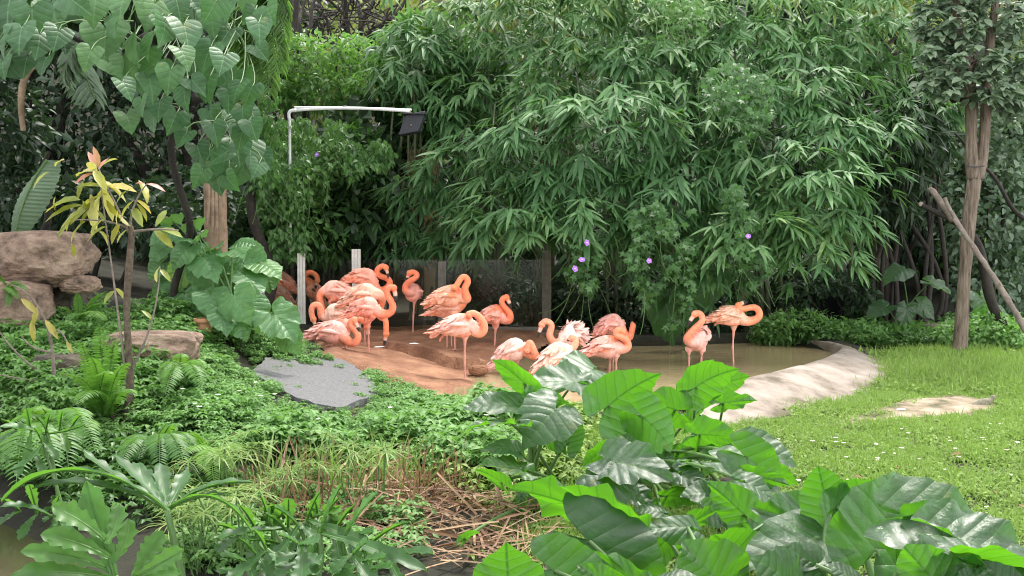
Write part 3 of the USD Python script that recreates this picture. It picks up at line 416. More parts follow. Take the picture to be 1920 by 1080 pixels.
flamingo('rightmost flamingo on one leg in the water, head laid back on looped neck', 15.2, [(1330, 601), (1371, 592), (1393, 597)], .165, [(1412, 601, -.03), (1424, 590, -.05), (1418, 578, -.05), (1405, 577, -.05), (1391, 579, -.05), (1384, 574, -.05)], (1402, 567), [[(1376, 611), (1374, 651), (1378, 692)]], .45, [[(1384, 603, -.08), (1366, 607, -.06), (1344, 606, 0), (1340, 611, 0)]])
# small dove on the worn earth
g_ = ground(1843, 764)[0]; dv = Thing('dove', 'small brown dove walking on the worn earth at the right of the lawn', 'dove', g_); sc = 1900 / g_[1]
dp_ = lambda u, v: P(1843 + u, 757 + v, g_[1])
mm = to_manifold(*tube(spline([dp_(-24, 8), dp_(-8, 2), dp_(10, -4), dp_(19, -11)], 24), np.interp(np.linspace(0, 1, 24), [0, .25, .55, .75, .9, 1], [.012, .045, .062, .045, .026, .022]), 14, .9)) + to_manifold(*tube([dp_(17, -9), dp_(19, -13), dp_(22, -14)], [.024, .03, .018], 10)) + to_manifold(*tube([dp_(22, -14), dp_(26, -13)], [.010, .003], 6))
for o in (-2, 5): mm = mm + to_manifold(*tube([dp_(o, 2), dp_(o, 12)], [.008, .006], 6))
q_ = mm.to_mesh(); put(dv, 'body', (q_.vert_properties[:, :3], q_.tri_verts), M['dove'])
tv, tf_, tl_ = batch(blade([0, .4, 1], [.6, 1, .4], .3, -.2, 0), np.array([dp_(6, -1) + [0, -.05, 0], dp_(6, -1) + [0, .05, 0]]), np.array([dp_(-24, 6) - dp_(6, -2)] * 2), np.array([[0, -1, .6], [0, 1, .6]], float), .2, [.5, .5]); put(dv, 'wing', (tv, tf_), M['dove'])
# ---------------------------------------------------------------- vegetation helpers
def inpoly(poly, n, rng):
    p = shapely.Polygon(poly); x0, y0, x1, y1 = p.bounds; out = []
    while sum(map(len, out)) < n:
        q = np.c_[rng.uniform(x0, x1, n * 2), rng.uniform(y0, y1, n * 2)]; out.append(q[shapely.contains_xy(p, q[:, 0], q[:, 1])])
    return np.vstack(out)[:n]
def poisson(poly, dist, rng):
    q = inpoly(poly, int(shapely.Polygon(poly).area / dist ** 2 * 6), rng); keep = []
    for p in q:
        if all((p[0] - k[0]) ** 2 + (p[1] - k[1]) ** 2 > dist ** 2 for k in keep[-4000:]): keep.append(p)
    return np.array(keep)
def emit(t, name, groups, mat, cap=300, rest='foliage'):
    """groups: list of (V, F, luv, importance): the cap most visible become parts of their own, what is past that one joined part"""
    o = sorted(groups, key=lambda g: -g[3])
    for g in o[:cap]: put(t, name, g[:2], mat, g[2])
    if len(o) > cap: put(t, rest, cat([g[:3] for g in o[cap:]])[:2], mat, cat([g[:3] for g in o[cap:]])[2], kind='stuff')
def visible(p):
    q = project(p); return (q[..., 0] > -30) & (q[..., 0] < 1950) & (q[..., 1] > -40) & (q[..., 1] < 1110)
def spray(pos, axis, rng, n, size, tone, tmpl=BAMBOO, spread=1.25):
    """a fan of leaves from one node, hanging outwards"""
    axis = nrm(axis); lat = nrm(np.cross(axis, [0, 0, 1]) + 1e-4 * rng.normal(size=3)); a = np.linspace(-1, 1, n) * spread * rng.uniform(.75, 1.1) + rng.normal(size=n) * .13; nn = nrm(np.cross(lat, axis)); nn = nn if nn[2] > 0 else -nn
    y = np.cos(a)[:, None] * axis + np.sin(a)[:, None] * lat + nn * rng.normal(size=(n, 1)) * .22 + np.array([0, 0, -.12]); z = nn + rng.normal(size=(n, 3)) * .3 + [0, -.25, .4]
    return batch(tmpl, np.repeat(pos[None], n, 0) + rng.normal(size=(n, 3)) * .018, y, z, size * (1 - .3 * np.abs(a) / spread) * rng.uniform(.75, 1.15, n), np.clip(tone + rng.normal(size=n) * .12, 0, 1))
def limb(a, b, r0, r1, rng, wob=.06, n=9, bend=None):
    a, b = np.array(a, float), np.array(b, float); t = np.linspace(0, 1, 7)[:, None]; L = np.linalg.norm(b - a); p = a + (b - a) * t + rng.normal(size=(7, 3)) * wob * L * np.sin(np.pi * t) * .35
    if bend is not None: p = p + np.array(bend) * np.sin(np.pi * t)
    return tube(spline(p, 20), np.linspace(r0, r1, 20), n)
def crown(t, blobs, n, mat, tmpl, size, rng, name='crown', tone=(.5, .2), hang=.35, depth=.45, gaps=.42, cap=0, out_w=.8, clus=1):
    """leaves through the outer volume of rough ellipsoids [(centre, radii)], clumped by noise"""
    w = np.array([r[0] * r[2] + r[0] * r[1] for c, r in blobs]); w = w / w.sum(); res = []
    for (c, r), k in zip(blobs, (w * n).astype(int) + 1):
        m = int(k * 2.2 / clus) + 4; d = nrm(rng.normal(size=(m, 3))); rr = 1 - depth * rng.random(m) ** 1.6; nz = meshkit.fbm(d * 2.6 + np.asarray(c) * 3.1, 3, 11); p = np.asarray(c) + d * np.asarray(r) * (rr * (.78 + .45 * nz))[:, None]
        keep = meshkit.fbm(p * 2.1, 3, 21) > gaps; p, d = p[keep], d[keep]; p, d = p[:max(1, k // clus)], d[:max(1, k // clus)]
        if clus > 1: p = np.repeat(p, clus, 0) + rng.normal(size=(len(p) * clus, 3)) * size * .6; d = np.repeat(d, clus, 0)
        y = d * out_w + rng.normal(size=d.shape) * .6 - [0, 0, hang]; z = d * .5 + rng.normal(size=d.shape) * .45 + [0, 0, .7]
        ct = tone[0] + tone[1] * (2.4 * (meshkit.fbm(p * 1.3, 3, 31) - .5)) + rng.normal(size=len(p)) * .13
        res.append(batch(tmpl, p, y, z, size * rng.uniform(.65, 1.25, len(p)), np.clip(ct, 0, 1)))
    V, F, L = cat(res)
    put(t, name, (V, F), mat, L, kind='stuff'); return V
def pxblob(px, py, d, rx, ry, rz): s = d / FPX; return (P(px, py, d), (rx * s, rz, ry * s))
def bush(name, label, category, blobs, n, mat, tmpl, size, seed, stem='darkbark', group=None, stems=3, sr=.05, **kw):
    rng = np.random.default_rng(seed); bl = [pxblob(*b) for b in blobs]; c = np.mean([b[0] for b in bl], 0); g = hz(c[0], c[1]); t = Thing(name, label, category, (c[0], c[1], g), group)
    crown(t, bl, n, mat, tmpl, size, rng, 'crown' if 'tree' in name else 'foliage', **kw)
    for k in range(stems):
        b = bl[k % len(bl)]; a = np.array([c[0] + rng.uniform(-.3, .3), c[1] + rng.uniform(-.2, .3), g - .1]); put(t, 'trunk' if 'tree' in name and k == 0 else ('limb' if 'tree' in name else 'stem'), limb(a, b[0] + np.array([0, 0, b[1][2] * .4]), sr * rng.uniform(.8, 1.2), sr * .35, rng), M[stem])
    return t
# ---------------------------------------------------------------- far wood and trees that close the clearing
put(None, 'wooded_slope', (np.array([[-40, 36, 0], [40, 36, 0], [45, 52, 16], [-45, 52, 18]], float), np.array([[0, 1, 2], [0, 2, 3]])), M['soil'], kind='structure')
for k, (px, py, d, rx, ry, lab) in enumerate([(600, 60, 33, 190, 170, 'far yellowish tree showing behind the bare dark branches at the top'), (1690, 70, 31, 130, 150, 'sunlit yellow green tree far behind the gap left of the grey green crown'), (1900, 120, 33, 130, 190, 'far yellow green tree at the right edge behind the forked tree'), (880, 40, 34, 170, 150, 'far olive tree behind the left shoulder of the bamboo'), (1790, 500, 27, 120, 90, 'low bright green tree in the gap behind the propped branches')]):
    bush('far_tree', lab, 'tree', [(px, py, d, rx, ry, 2.), (px - 80, py + 90, d + 1, rx * .8, ry * .7, 2.), (px + 90, py + 60, d + 1, rx * .7, ry * .8, 2.)], 5200, M['sunny'] if k != 4 else M['pale'], OVATE2, .22, 100 + k, sr=.18, clus=3)
FB = [(-300, 200, 27, 260, 330), (60, 120, 24, 260, 330), (330, 200, 25, 240, 330), (1250, 0, 30, 330, 260), (1550, 100, 28, 220, 330), (1750, 300, 24, 170, 220), (1960, 330, 24, 200, 300), (2250, 200, 25, 260, 340), (760, 330, 25, 220, 220), (450, 420, 23, 220, 120), (1150, 420, 24, 300, 200), (1450, 420, 24, 220, 220)]
LB = ['left of the frame beyond the boulder', 'at the far left behind the dead fronds', 'behind the big leaved tree', 'standing behind the top of the bamboo', 'behind the right half of the bamboo', 'in the shade left of the forked tree', 'at the right edge behind the leaning pole', 'beyond the right edge', 'behind the ochre wall', 'low behind the cut trunk', 'in the dark under the middle of the bamboo', 'in the dark under the right half of the bamboo']
for k, ((px, py, d, rx, ry), l) in enumerate(zip(FB, LB)):
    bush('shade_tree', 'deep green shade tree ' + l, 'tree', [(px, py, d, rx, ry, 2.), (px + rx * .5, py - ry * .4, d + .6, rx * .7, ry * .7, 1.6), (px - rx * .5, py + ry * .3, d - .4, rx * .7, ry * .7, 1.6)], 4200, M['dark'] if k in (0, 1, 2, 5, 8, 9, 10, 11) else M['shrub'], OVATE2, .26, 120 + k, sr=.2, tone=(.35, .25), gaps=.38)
# overhead crowns that shade the left corner and the right edge
def tree(name, label, foot, top, r, blobs, n, leaf, size, seed, bark='darkbark', tmpl=OVATE2, **kw):
    rng = np.random.default_rng(seed); foot = np.array(foot, float); t = Thing(name, label, 'tree', foot); put(t, 'trunk', limb(foot - [0, 0, .2], top, r, r * .5, rng), M[bark])
    for c, rr in blobs: put(t, 'limb', limb(top, np.array(c) + [0, 0, -.2], r * .45, r * .12, rng, .12), M[bark])
    crown(t, blobs, n, M[leaf], tmpl, size, rng, **kw)
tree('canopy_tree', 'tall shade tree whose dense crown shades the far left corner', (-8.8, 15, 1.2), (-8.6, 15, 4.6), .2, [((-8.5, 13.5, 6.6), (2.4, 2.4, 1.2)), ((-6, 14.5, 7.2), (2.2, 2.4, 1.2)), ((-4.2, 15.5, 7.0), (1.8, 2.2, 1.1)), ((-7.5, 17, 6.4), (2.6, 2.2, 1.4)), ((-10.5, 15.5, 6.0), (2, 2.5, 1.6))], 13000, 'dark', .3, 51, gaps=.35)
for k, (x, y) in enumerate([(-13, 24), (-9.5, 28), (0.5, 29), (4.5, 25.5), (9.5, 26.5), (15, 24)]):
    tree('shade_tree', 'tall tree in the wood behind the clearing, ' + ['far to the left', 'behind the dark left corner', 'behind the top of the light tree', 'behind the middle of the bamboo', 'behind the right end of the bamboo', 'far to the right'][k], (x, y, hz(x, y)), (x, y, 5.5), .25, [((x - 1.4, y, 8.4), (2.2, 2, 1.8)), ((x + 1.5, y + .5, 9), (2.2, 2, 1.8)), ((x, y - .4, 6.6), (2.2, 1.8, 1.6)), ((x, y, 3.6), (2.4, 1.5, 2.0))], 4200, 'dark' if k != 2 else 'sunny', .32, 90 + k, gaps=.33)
# bare branched tree at the top
rng = np.random.default_rng(61); t = Thing('bare_tree', 'leafless tree with a tangle of dark branches at the top left of centre', 'tree', (-4.4, 25, .9)); root = np.array([-4.4, 25, .7]); fk = P(655, 110, 25); put(t, 'trunk', limb(root, fk, .2, .15, rng), M['darkbark'])
for px, py in [(560, -60), (610, -40), (665, -80), (720, -60), (780, -30), (540, 20), (800, 40), (640, -100), (745, 10), (590, 40)]:
    e = P(px, py, 25 + rng.uniform(-1.2, 1.2)); put(t, 'branch', limb(fk + rng.normal(size=3) * .1 - [0, 0, rng.uniform(0, .5)], e, rng.uniform(.06, .11), .02, rng, .2, 7), M['darkbark'])
    tw = [limb(fk + (e - fk) * u, fk + (e - fk) * u + rng.normal(size=3) * [.9, .6, .6] + [0, 0, .3], .025, .006, rng, .25, 5) for u in rng.uniform(.25, .95, 9)]; put(t, 'twigs', cat(tw), M['darkbark'], kind='stuff')
for k, (px, y0, r) in enumerate([(528, 60, .12), (545, 120, .16), (905, 30, .07)]):
    t = Thing('slim_tree', ['slim dark trunk at the upper left beside the palm fan', 'thick reddish dark trunk above the left end of the white pipe', 'thin dark trunk behind the left top of the bamboo'][k], 'tree', (*P(px, 400, 21.5 + k)[:2], .8)); put(t, 'trunk', limb(np.r_[P(px, 400, 21.5 + k)[:2], .6], P(px + 6, y0 - 120, 21.5 + k), r, r * .8, rng), M['darkbark']); put(t, 'limb', limb(P(px, 120, 21.5 + k), P(px + 60, -30, 22.5 + k), r * .4, r * .2, rng), M['darkbark'])
# ochre wall
w0, w1 = P(768, 390, 20.3), P(824, 287, 20.3); m_ = boxm((w0[0], 20.3, .2), (w1[0], 20.55, w1[2])); wl = Thing('ochre_wall', 'ochre plastered wall corner seen between the shrubs and the bamboo', 'wall', (w0[0], 20.3, .2)); put(wl, 'wall', m_, M['ochre'], smooth=False); put(wl, 'coping', boxm((w0[0] - .05, 20.24, w1[2]), (w1[0] + .06, 20.61, w1[2] + .06)), M['ochre'], smooth=False)
for k, (cx, cy, cz, rr, lab) in enumerate([(-4.5, -5, 5.5, 3.2, 'tall tree behind the viewer on the left, outside the picture'), (1.5, -6, 6.0, 3.4, 'tall tree straight behind the viewer, outside the picture'), (7.5, -4.5, 5.5, 3.2, 'tall tree behind the viewer on the right, outside the picture'), (-10.5, 3, 5.0, 3.0, 'tall tree on the bank left of the viewer, outside the picture')]):
    tree('shade_tree', lab, (cx, cy, 0), (cx, cy, 3.4), .25, [((cx, cy + 3.2, cz + 1.2), (rr * .9, 1.8, 1.3)), ((cx + .8, cy + 1.8, cz + 2.8), (rr * .9, 2.2, 1.5)), ((cx - 1.5, cy, cz), (rr * .8, rr * .7, 2.2)), ((cx + 1.6, cy + .5, cz + .4), (rr * .8, rr * .7, 2.2)), ((cx, cy, cz + 1.8), (rr * .8, rr * .8, 1.8)), ((cx, cy + .3, cz - 2.2), (rr, rr * .5, 1.3))], 7000, 'dark', .34, 70 + k, gaps=.33)
# ---------------------------------------------------------------- bamboo
BPOLY = [(695, 455), (705, 425), (735, 372), (800, 335), (838, 262), (815, 210), (770, 190), (712, 120), (735, 60), (880, 5), (960, -60), (1640, -60), (1690, 60), (1722, 170), (1740, 250), (1640, 330), (1612, 400), (1618, 470), (1565, 505), (1480, 490), (1420, 480), (1330, 530), (1290, 535), (1190, 510), (1100, 470), (1030, 455), (960, 435), (900, 475), (800, 465)]
rb = np.random.default_rng(71)
pl = poisson(BPOLY, 58, rb)
bulge = meshkit.fbm(np.c_[pl / 190., np.zeros(len(pl)) + 3], 3, 8)
base_d = 17.6 - 1.7 * sstep((pl[:, 1] - 60) / 330) - (bulge - .5) * 3.0 + rb.uniform(-.5, .5, len(pl)) + 1.3 * sstep((150 - np.abs(pl[:, 0] - 780)) / 150) + .9 * sstep((pl[:, 0] - 1500) / 200) + 1.0 * sstep((1000 - pl[:, 0]) / 160)
pl2 = poisson(BPOLY, 40, rb); d2 = 18.9 + rb.uniform(0, 1.2, len(pl2)); pl3 = poisson(BPOLY, 42, rb); d3 = 20.2 + rb.uniform(0, .8, len(pl3))
UP = [(700, -50), (720, -300), (900, -420), (1600, -420), (1720, -260), (1720, -50)]; up = poisson(UP, 46, rb); allp = np.vstack([np.c_[up, 17.4 + rb.uniform(0, 2.6, len(up)), np.ones(len(up))], np.c_[pl, base_d, np.zeros(len(pl))], np.c_[pl2, d2, np.ones(len(pl2))], np.c_[pl3, d3, 2 * np.ones(len(pl3))]])
names = ['bamboo clump at the left end drooping over the glass fence', 'bamboo clump with broad fans right of the lamp', 'tall bamboo clump with yellowish tips at the top centre', 'bamboo clump drooping lowest over the middle of the pond', 'bamboo clump carrying the largest vine patch', 'bamboo clump above the two rightmost birds', 'dark bamboo clump at the right end before the forked tree']
edges = [680, 850, 980, 1110, 1240, 1380, 1510, 1760]
for k in range(7):
    sel = allp[(allp[:, 0] >= edges[k]) & (allp[:, 0] < edges[k + 1])]; cx = (edges[k] + edges[k + 1]) / 2; bx = P(cx, 400, 19.4); g = hz(bx[0], 19.4); t = Thing('bamboo_clump', names[k], 'bamboo', (bx[0], 19.4, g), None)
    groups = []; tops = []
    for px, py, d, layer in sel:
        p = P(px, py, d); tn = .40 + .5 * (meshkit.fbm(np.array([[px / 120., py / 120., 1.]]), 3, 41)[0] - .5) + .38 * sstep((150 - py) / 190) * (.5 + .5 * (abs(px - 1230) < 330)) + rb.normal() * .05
        if layer == 0:      # a lobe of foliage: fans spread over its upper and outer side
            R3 = np.array([rb.uniform(.62, .95), rb.uniform(.6, .9), rb.uniform(.42, .62)]); nf = 24; c0 = p + [0, R3[1] * .6, 0]; tops.append((p + [0, 1.2, -.3], p + [0, .25, .25]))
            for _ in range(nf):
                dr = nrm(np.array([rb.normal() * .9, -abs(rb.normal()) * .9, rb.normal() * .55 + .28])); q = c0 + dr * R3 * rb.uniform(.75, 1.08); ax = dr * [.95, .8, .4] + [0, 0, -rb.uniform(.25, .75)]
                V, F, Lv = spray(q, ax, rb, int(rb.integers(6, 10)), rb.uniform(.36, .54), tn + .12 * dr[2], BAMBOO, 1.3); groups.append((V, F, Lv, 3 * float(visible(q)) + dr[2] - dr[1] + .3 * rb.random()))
        else:
            for _ in range(3):
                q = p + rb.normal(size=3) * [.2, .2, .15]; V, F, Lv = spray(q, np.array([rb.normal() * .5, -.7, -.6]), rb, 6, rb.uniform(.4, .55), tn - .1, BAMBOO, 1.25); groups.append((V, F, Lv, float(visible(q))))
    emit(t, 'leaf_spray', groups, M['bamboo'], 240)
    br = []
    for a, b in tops: br.append(tube(spline([a + np.array([0, .8, -.1]), a + [0, 0, .12], b], 6), np.linspace(.014, .005, 6), 5))
    put(t, 'twigs', cat(br), M['culm'], kind='stuff')
    for j in range(9):
        fx = bx[0] + rb.uniform(-.55, .55); tip = tops[rb.integers(len(tops))][1] if tops else bx + [0, 0, 3]; hgt = rb.uniform(3.8, 6.2); c0 = np.array([fx, 19.4 + rb.uniform(-.3, .5), g - .1]); c1 = np.array([fx + (tip[0] - fx) * .35, 19.3, g + hgt * .75]); c2 = np.array([tip[0], tip[1] + .6, max(tip[2], g + hgt * .6) + .25]); cc = spline([c0, (c0 + c1) / 2 + [0, .12, 0], c1, c2], 26)
        rr = np.linspace(.045, .012, 26); rr[::4] *= 1.13; put(t, 'culm', tube(cc, rr, 8), M['culm'])
# ---------------------------------------------------------------- flowering vines
def trumpet(t, p, nv, s=.05):
    n = 20; a = np.arange(n) * 2 * np.pi / n; nv = nrm(nv); u = nrm(np.cross(nv, [0, 0, 1.])); w = np.cross(nv, u); lob = (1 + .13 * np.cos(5 * a))[:, None]; rg = lambda r, h: p + nv * h + r * (lob if r > .6 * s else 1) * (np.cos(a)[:, None] * u + np.sin(a)[:, None] * w)
    V = np.vstack([rg(.12 * s, -.6 * s), rg(.4 * s, -.05 * s), rg(s, .08 * s)]); i = np.arange(n); j = (i + 1) % n; F = np.vstack([np.stack([i + o, j + o, j + o + n], -1) for o in (0, n)] + [np.stack([i + o, j + o + n, i + o + n], -1) for o in (0, n)])
    fl = put(t, 'flower', (V, F), M['petal']); e = trimesh.creation.icosphere(1, radius=.3 * s); put(fl_t(fl, t), 'throat', (np.array(e.vertices) * [1, 1, .7] + p - nv * .02 * s, e.faces), M['petal2'])
def fl_t(fl, t): x = Thing.__new__(Thing); x.path, x.base = fl.path, t.base; return x
_put = put
def vine(label, polys, n, d, seed, flowers=(), mat='vine', size=.078, tmpl=PALM5, tone=(.4, .3), db=.9, strands=12):
    rng = np.random.default_rng(seed); w = np.array([shapely.Polygon(p).area for p in polys]); w = w / w.sum(); allP = []
    for p, k in zip(polys, w): allP.append(inpoly(list(shapely.Polygon(p).buffer(10).exterior.coords), int(n * k * 2.4) + 3, rng))
    q = np.vstack(allP); ed = np.concatenate([pdist(shapely.Polygon(p), x) for p, x in zip(polys, allP)]); q = q[meshkit.fbm(np.c_[q / 30., np.zeros(len(q))], 3, seed) > .36 + .2 * (1 - np.minimum(1, ed / 22))]; c = q.mean(0); b0 = P(c[0], c[1], d); t = Thing('flowering_vine' if flowers else 'creeper', label, 'vine', (b0[0], b0[1], hz(b0[0], b0[1])))
    dd = d - db * (meshkit.fbm(np.c_[q / 45., np.ones(len(q))], 3, seed + 1) - .35) + rng.normal(size=len(q)) * .18; pos = P(q[:, 0], q[:, 1], dd); m = len(pos)
    y = np.c_[rng.normal(size=m) * .6, -.35 + rng.normal(size=m) * .3, -.8 + rng.normal(size=m) * .35]; z = np.c_[rng.normal(size=m) * .45, -.6 + rng.normal(size=m) * .3, .7 + rng.normal(size=m) * .3]
    tn = np.clip(tone[0] + tone[1] * 2.4 * (meshkit.fbm(pos * 1.8, 3, 3) - .5) + rng.normal(size=m) * .15, 0, 1); V, F, L = batch(tmpl, pos, y, z, size * rng.uniform(.6, 1.25, m), tn); put(t, 'foliage', (V, F), M[mat], L, kind='stuff')
    st = []
    for k in range(strands):
        i = rng.integers(m); a = pos[i]; e = a + [rng.normal() * .3, .05, -rng.uniform(.3, .9)]; st.append(tube(spline([a + [0, .1, .2], (a + e) / 2 + rng.normal(size=3) * .06, e], 8), .005, 4))
    put(t, 'stem', cat(st), M['stalk'], kind='stuff')
    for fx, fy in flowers: trumpet(t, P(fx, fy, d - db * .75), np.array([rng.normal() * .5, -1, .25 + rng.normal() * .3]), rng.uniform(.036, .05))
    return t
vine('flowering vine hanging in a narrow strand with purple flowers left of the big patch', [[(1075, 452), (1112, 455), (1125, 490), (1108, 530), (1100, 555), (1078, 540), (1070, 500)]], 300, 15.6, 201, [(1091, 487), (1078, 504), (1100, 455)])
vine('broad flowering vine draped over the bamboo behind the preening birds', [[(1180, 410), (1240, 385), (1300, 400), (1320, 460), (1300, 500), (1270, 520), (1220, 515), (1180, 490), (1165, 450)], [(1200, 515), (1232, 515), (1225, 580), (1208, 580)], [(1245, 520), (1300, 510), (1285, 600), (1255, 610)]], 1100, 15.3, 202, [(1217, 489)])
vine('flowering vine with one purple flower climbing the bamboo above the rightmost bird', [[(1340, 345), (1400, 340), (1430, 400), (1425, 440), (1440, 500), (1410, 530), (1370, 520), (1360, 470), (1345, 420)]], 700, 15.4, 203, [(1403, 443)])
vine('leafy vine patch high in the right half of the bamboo', [[(1290, 125), (1370, 115), (1440, 150), (1440, 240), (1380, 270), (1350, 200), (1300, 160)]], 560, 15.6, 204)
vine('creeper spreading over the top centre of the bamboo', [[(1200, 0), (1300, -10), (1330, 60), (1240, 50)]], 170, 16.6, 205, tone=(.75, .2))
vine('flowering vine with a single purple flower wrapped round the pipe post', [[(505, 250), (560, 225), (640, 235), (720, 260), (745, 330), (720, 345), (640, 330), (600, 400), (540, 470), (500, 470), (470, 420)], [(520, 300), (570, 290), (575, 470), (525, 475)]], 2700, 18.4, 206, [(594, 290)], mat='shrub', size=.12, tmpl=OVATE2, tone=(.62, .3))
vine('sparse creeper climbing the lower half of the pipe post', [[(515, 300), (575, 292), (585, 480), (515, 480)]], 620, 17.85, 209, mat='shrub', size=.12, tmpl=OVATE2, tone=(.6, .3), db=.3)
vine('bright creeper climbing in a column beside the big leaved tree', [[(470, 170), (520, 150), (528, 230), (525, 330), (500, 380), (450, 370), (470, 280)]], 800, 17.6, 207, mat='vine', size=.11, tmpl=OVATE2, tone=(.6, .25))
# ---------------------------------------------------------------- shrubs between tree and bamboo
bush('shrub', 'dense leafy green shrub behind the glass fence between the cut trunk and dark shrub', 'shrub', [(520, 420, 19.2, 80, 75, .9), (600, 430, 19.0, 60, 70, .8), (560, 340, 19.6, 80, 90, .9), (660, 320, 19.6, 80, 80, .9), (480, 470, 18.9, 60, 40, .6)], 5600, M['shrub'], OVATE, .17, 211, tone=(.55, .3), gaps=.36)
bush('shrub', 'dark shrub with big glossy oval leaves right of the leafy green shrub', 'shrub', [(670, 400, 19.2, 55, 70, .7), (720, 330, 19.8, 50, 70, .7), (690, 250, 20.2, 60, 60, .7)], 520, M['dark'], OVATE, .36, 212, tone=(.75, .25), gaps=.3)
bush('light_tree', 'light green feathery tree behind the white pipe', 'tree', [(560, 110, 21.0, 80, 40, .9), (510, 160, 20.8, 50, 35, .7), (640, 100, 21.3, 60, 30, .8), (700, 170, 20.6, 55, 25, .7), (600, 170, 21, 80, 30, .8), (480, 120, 20.8, 40, 30, .6)], 4200, M['pale'], OVATE2, .14, 213, tone=(.6, .3), gaps=.40, clus=3, sr=.07)
bush('shrub', 'soft dark leafed shrub at the left shoulder of the bamboo', 'shrub', [(800, 110, 20.6, 110, 80, 1.), (870, 170, 20.2, 90, 80, .9), (780, 220, 20.8, 70, 60, .8)], 4600, M['shrub'], OVATE, .17, 214, tone=(.3, .3), gaps=.38)
bush('shrub', 'dark climbing shrub hanging over the pond at the base of the bamboo', 'shrub', [(1180, 590, 19.4, 90, 50, .5), (1080, 560, 19.6, 80, 60, .5), (930, 560, 19.2, 80, 50, .5), (1330, 590, 19.6, 80, 50, .5), (1250, 560, 20.4, 120, 60, .5), (1440, 560, 20.4, 100, 70, .5), (1030, 590, 20.3, 120, 50, .5)], 7000, M['dark'], OVATE2, .16, 215, tone=(.5, .3), gaps=.32)
for k, (px, py, d, rx, ry, n, lab) in enumerate([(1500, 615, 18.0, 80, 34, 2200, 'low bushy herb bank at the rear edge of the pond below the black sheet'), (1600, 625, 17.6, 60, 26, 1500, 'low leafy herbs along the shaded rear edge of the lawn'), (1700, 630, 17.6, 60, 24, 1300, 'low leafy herbs in shade left of the forked trunk'), (1860, 625, 16.6, 90, 36, 2400, 'fresh green leafy shrub right of the forked trunk foot')]):
    bush('low_shrub', lab, 'shrub', [(px, py, d, rx, ry, .5), (px + rx * .6, py + 8, d - .3, rx * .6, ry * .7, .4), (px - rx * .6, py + 6, d, rx * .6, ry * .8, .4)], n, M['herb'], OVATE2, .10, 220 + k, stem='stalk', sr=.012, tone=(.35 + .25 * (k == 3), .3), gaps=.34)
bush('shrub', 'tall grey green shrub at the right edge behind the leaning pole', 'shrub', [(1850, 400, 20.5, 110, 120, 1.), (1900, 250, 20.8, 90, 130, 1.), (1790, 250, 21, 60, 90, .8), (1880, 530, 20, 90, 70, .8)], 5600, M['grey'], OVATE, .17, 225, tone=(.35, .35), gaps=.38)
bush('shrub', 'dark shrub half hiding the black sheet under the right bamboo', 'shrub', [(1505, 555, 18.4, 34, 34, .35), (1560, 532, 18.5, 60, 16, .35), (1612, 560, 18.4, 26, 40, .35)], 900, M['dark'], OVATE2, .15, 226, tone=(.6, .3), gaps=.36, sr=.02)
t_ = Thing('bamboo_clump', 'shadowy clump of old dark bamboo culms left of the forked tree', 'bamboo', P(1690, 620, 19)); rng = np.random.default_rng(231)
for k in range(11):
    x0 = 1690 + rng.normal() * 38; a = P(x0, 630, 19 + rng.uniform(-.4, .5)); put(t_, 'culm', tube(spline([a, P(x0 + rng.normal() * 14, 480, 19), P(x0 + rng.normal() * 45, 250, 19.2), P(x0 + rng.normal() * 90, 60, 19.4)], 22), np.linspace(.05, .03, 22), 8), M['darkbark'])
crown(t_, [pxblob(1680, 260, 19, 90, 90, .9), pxblob(1740, 180, 19.4, 60, 90, .8), pxblob(1660, 380, 19.2, 50, 50, .6)], 2300, M['dark'], BAMBOO, .36, rng, 'foliage', tone=(.6, .3), gaps=.36, hang=.8)
b0 = P(1560, 612, 18.9); solo('black_sheet', boxm((P(1505, 600, 18.9)[0], 18.86, b0[2] - .15), (P(1606, 600, 18.9)[0], 18.92, P(1560, 540, 18.9)[2])), M['blackpanel'], 'black plastic sheet standing upright in the shade under the right bamboo', 'sheet', smooth=False)
bush('light_tree', 'blurred bright yellow green tree top behind the gap left of the grey green crown', 'tree', [(1690, 60, 22.5, 60, 70, .9), (1660, -20, 22.8, 60, 60, .9), (1720, 130, 22.3, 34, 40, .6)], 1700, M['sunny'], OVATE2, .16, 216, tone=(.6, .3), gaps=.36, sr=.07)
# ---------------------------------------------------------------- white pipe frame with lamp
t_ = Thing('pipe_frame', 'white plastic pipe frame with a long arm above the green shrub', 'pipe', P(543, 480, 18.45)); pd = 17.95
put(t_, 'upright', tube(spline([P(545, 485, pd), P(544, 340, pd), P(543, 222, pd)], 14), .024, 10), M['pipe']); put(t_, 'elbow', tube(spline([P(543, 224, pd), P(543, 210, pd), P(556, 207, pd)], 10), .03, 10), M['pipe'])
put(t_, 'arm', tube(spline([P(554, 207, pd), P(650, 203, pd - .05), P(768, 209, pd - .1)], 20), .026, 10), M['pipe']); put(t_, 'arm', tube(spline([P(552, 201, pd + .1), P(660, 202, pd + .05), P(772, 206, pd)], 20), .02, 8), M['pipe']); put(t_, 'clamp', tube([P(643, 203, pd), P(650, 203, pd)], .046, 10), M['black'])
t_ = Thing('flood_lamp', 'black flood lamp box hanging from the end of the white pipe arm', 'lamp', P(775, 250, pd - .1)); c = P(774, 232, pd - .1)
hb = m3.Manifold.batch_hull([m3.Manifold.sphere(.02, 8).translate(c + np.array([x * .155 + .06 * z, y * .12, z * .16 + .03 * x])) for x in (-1, 1) for y in (-1, 1) for z in (-1, 1)]); q_ = hb.to_mesh(); put(t_, 'housing', (q_.vert_properties[:, :3], q_.tri_verts), M['black'], smooth=35)
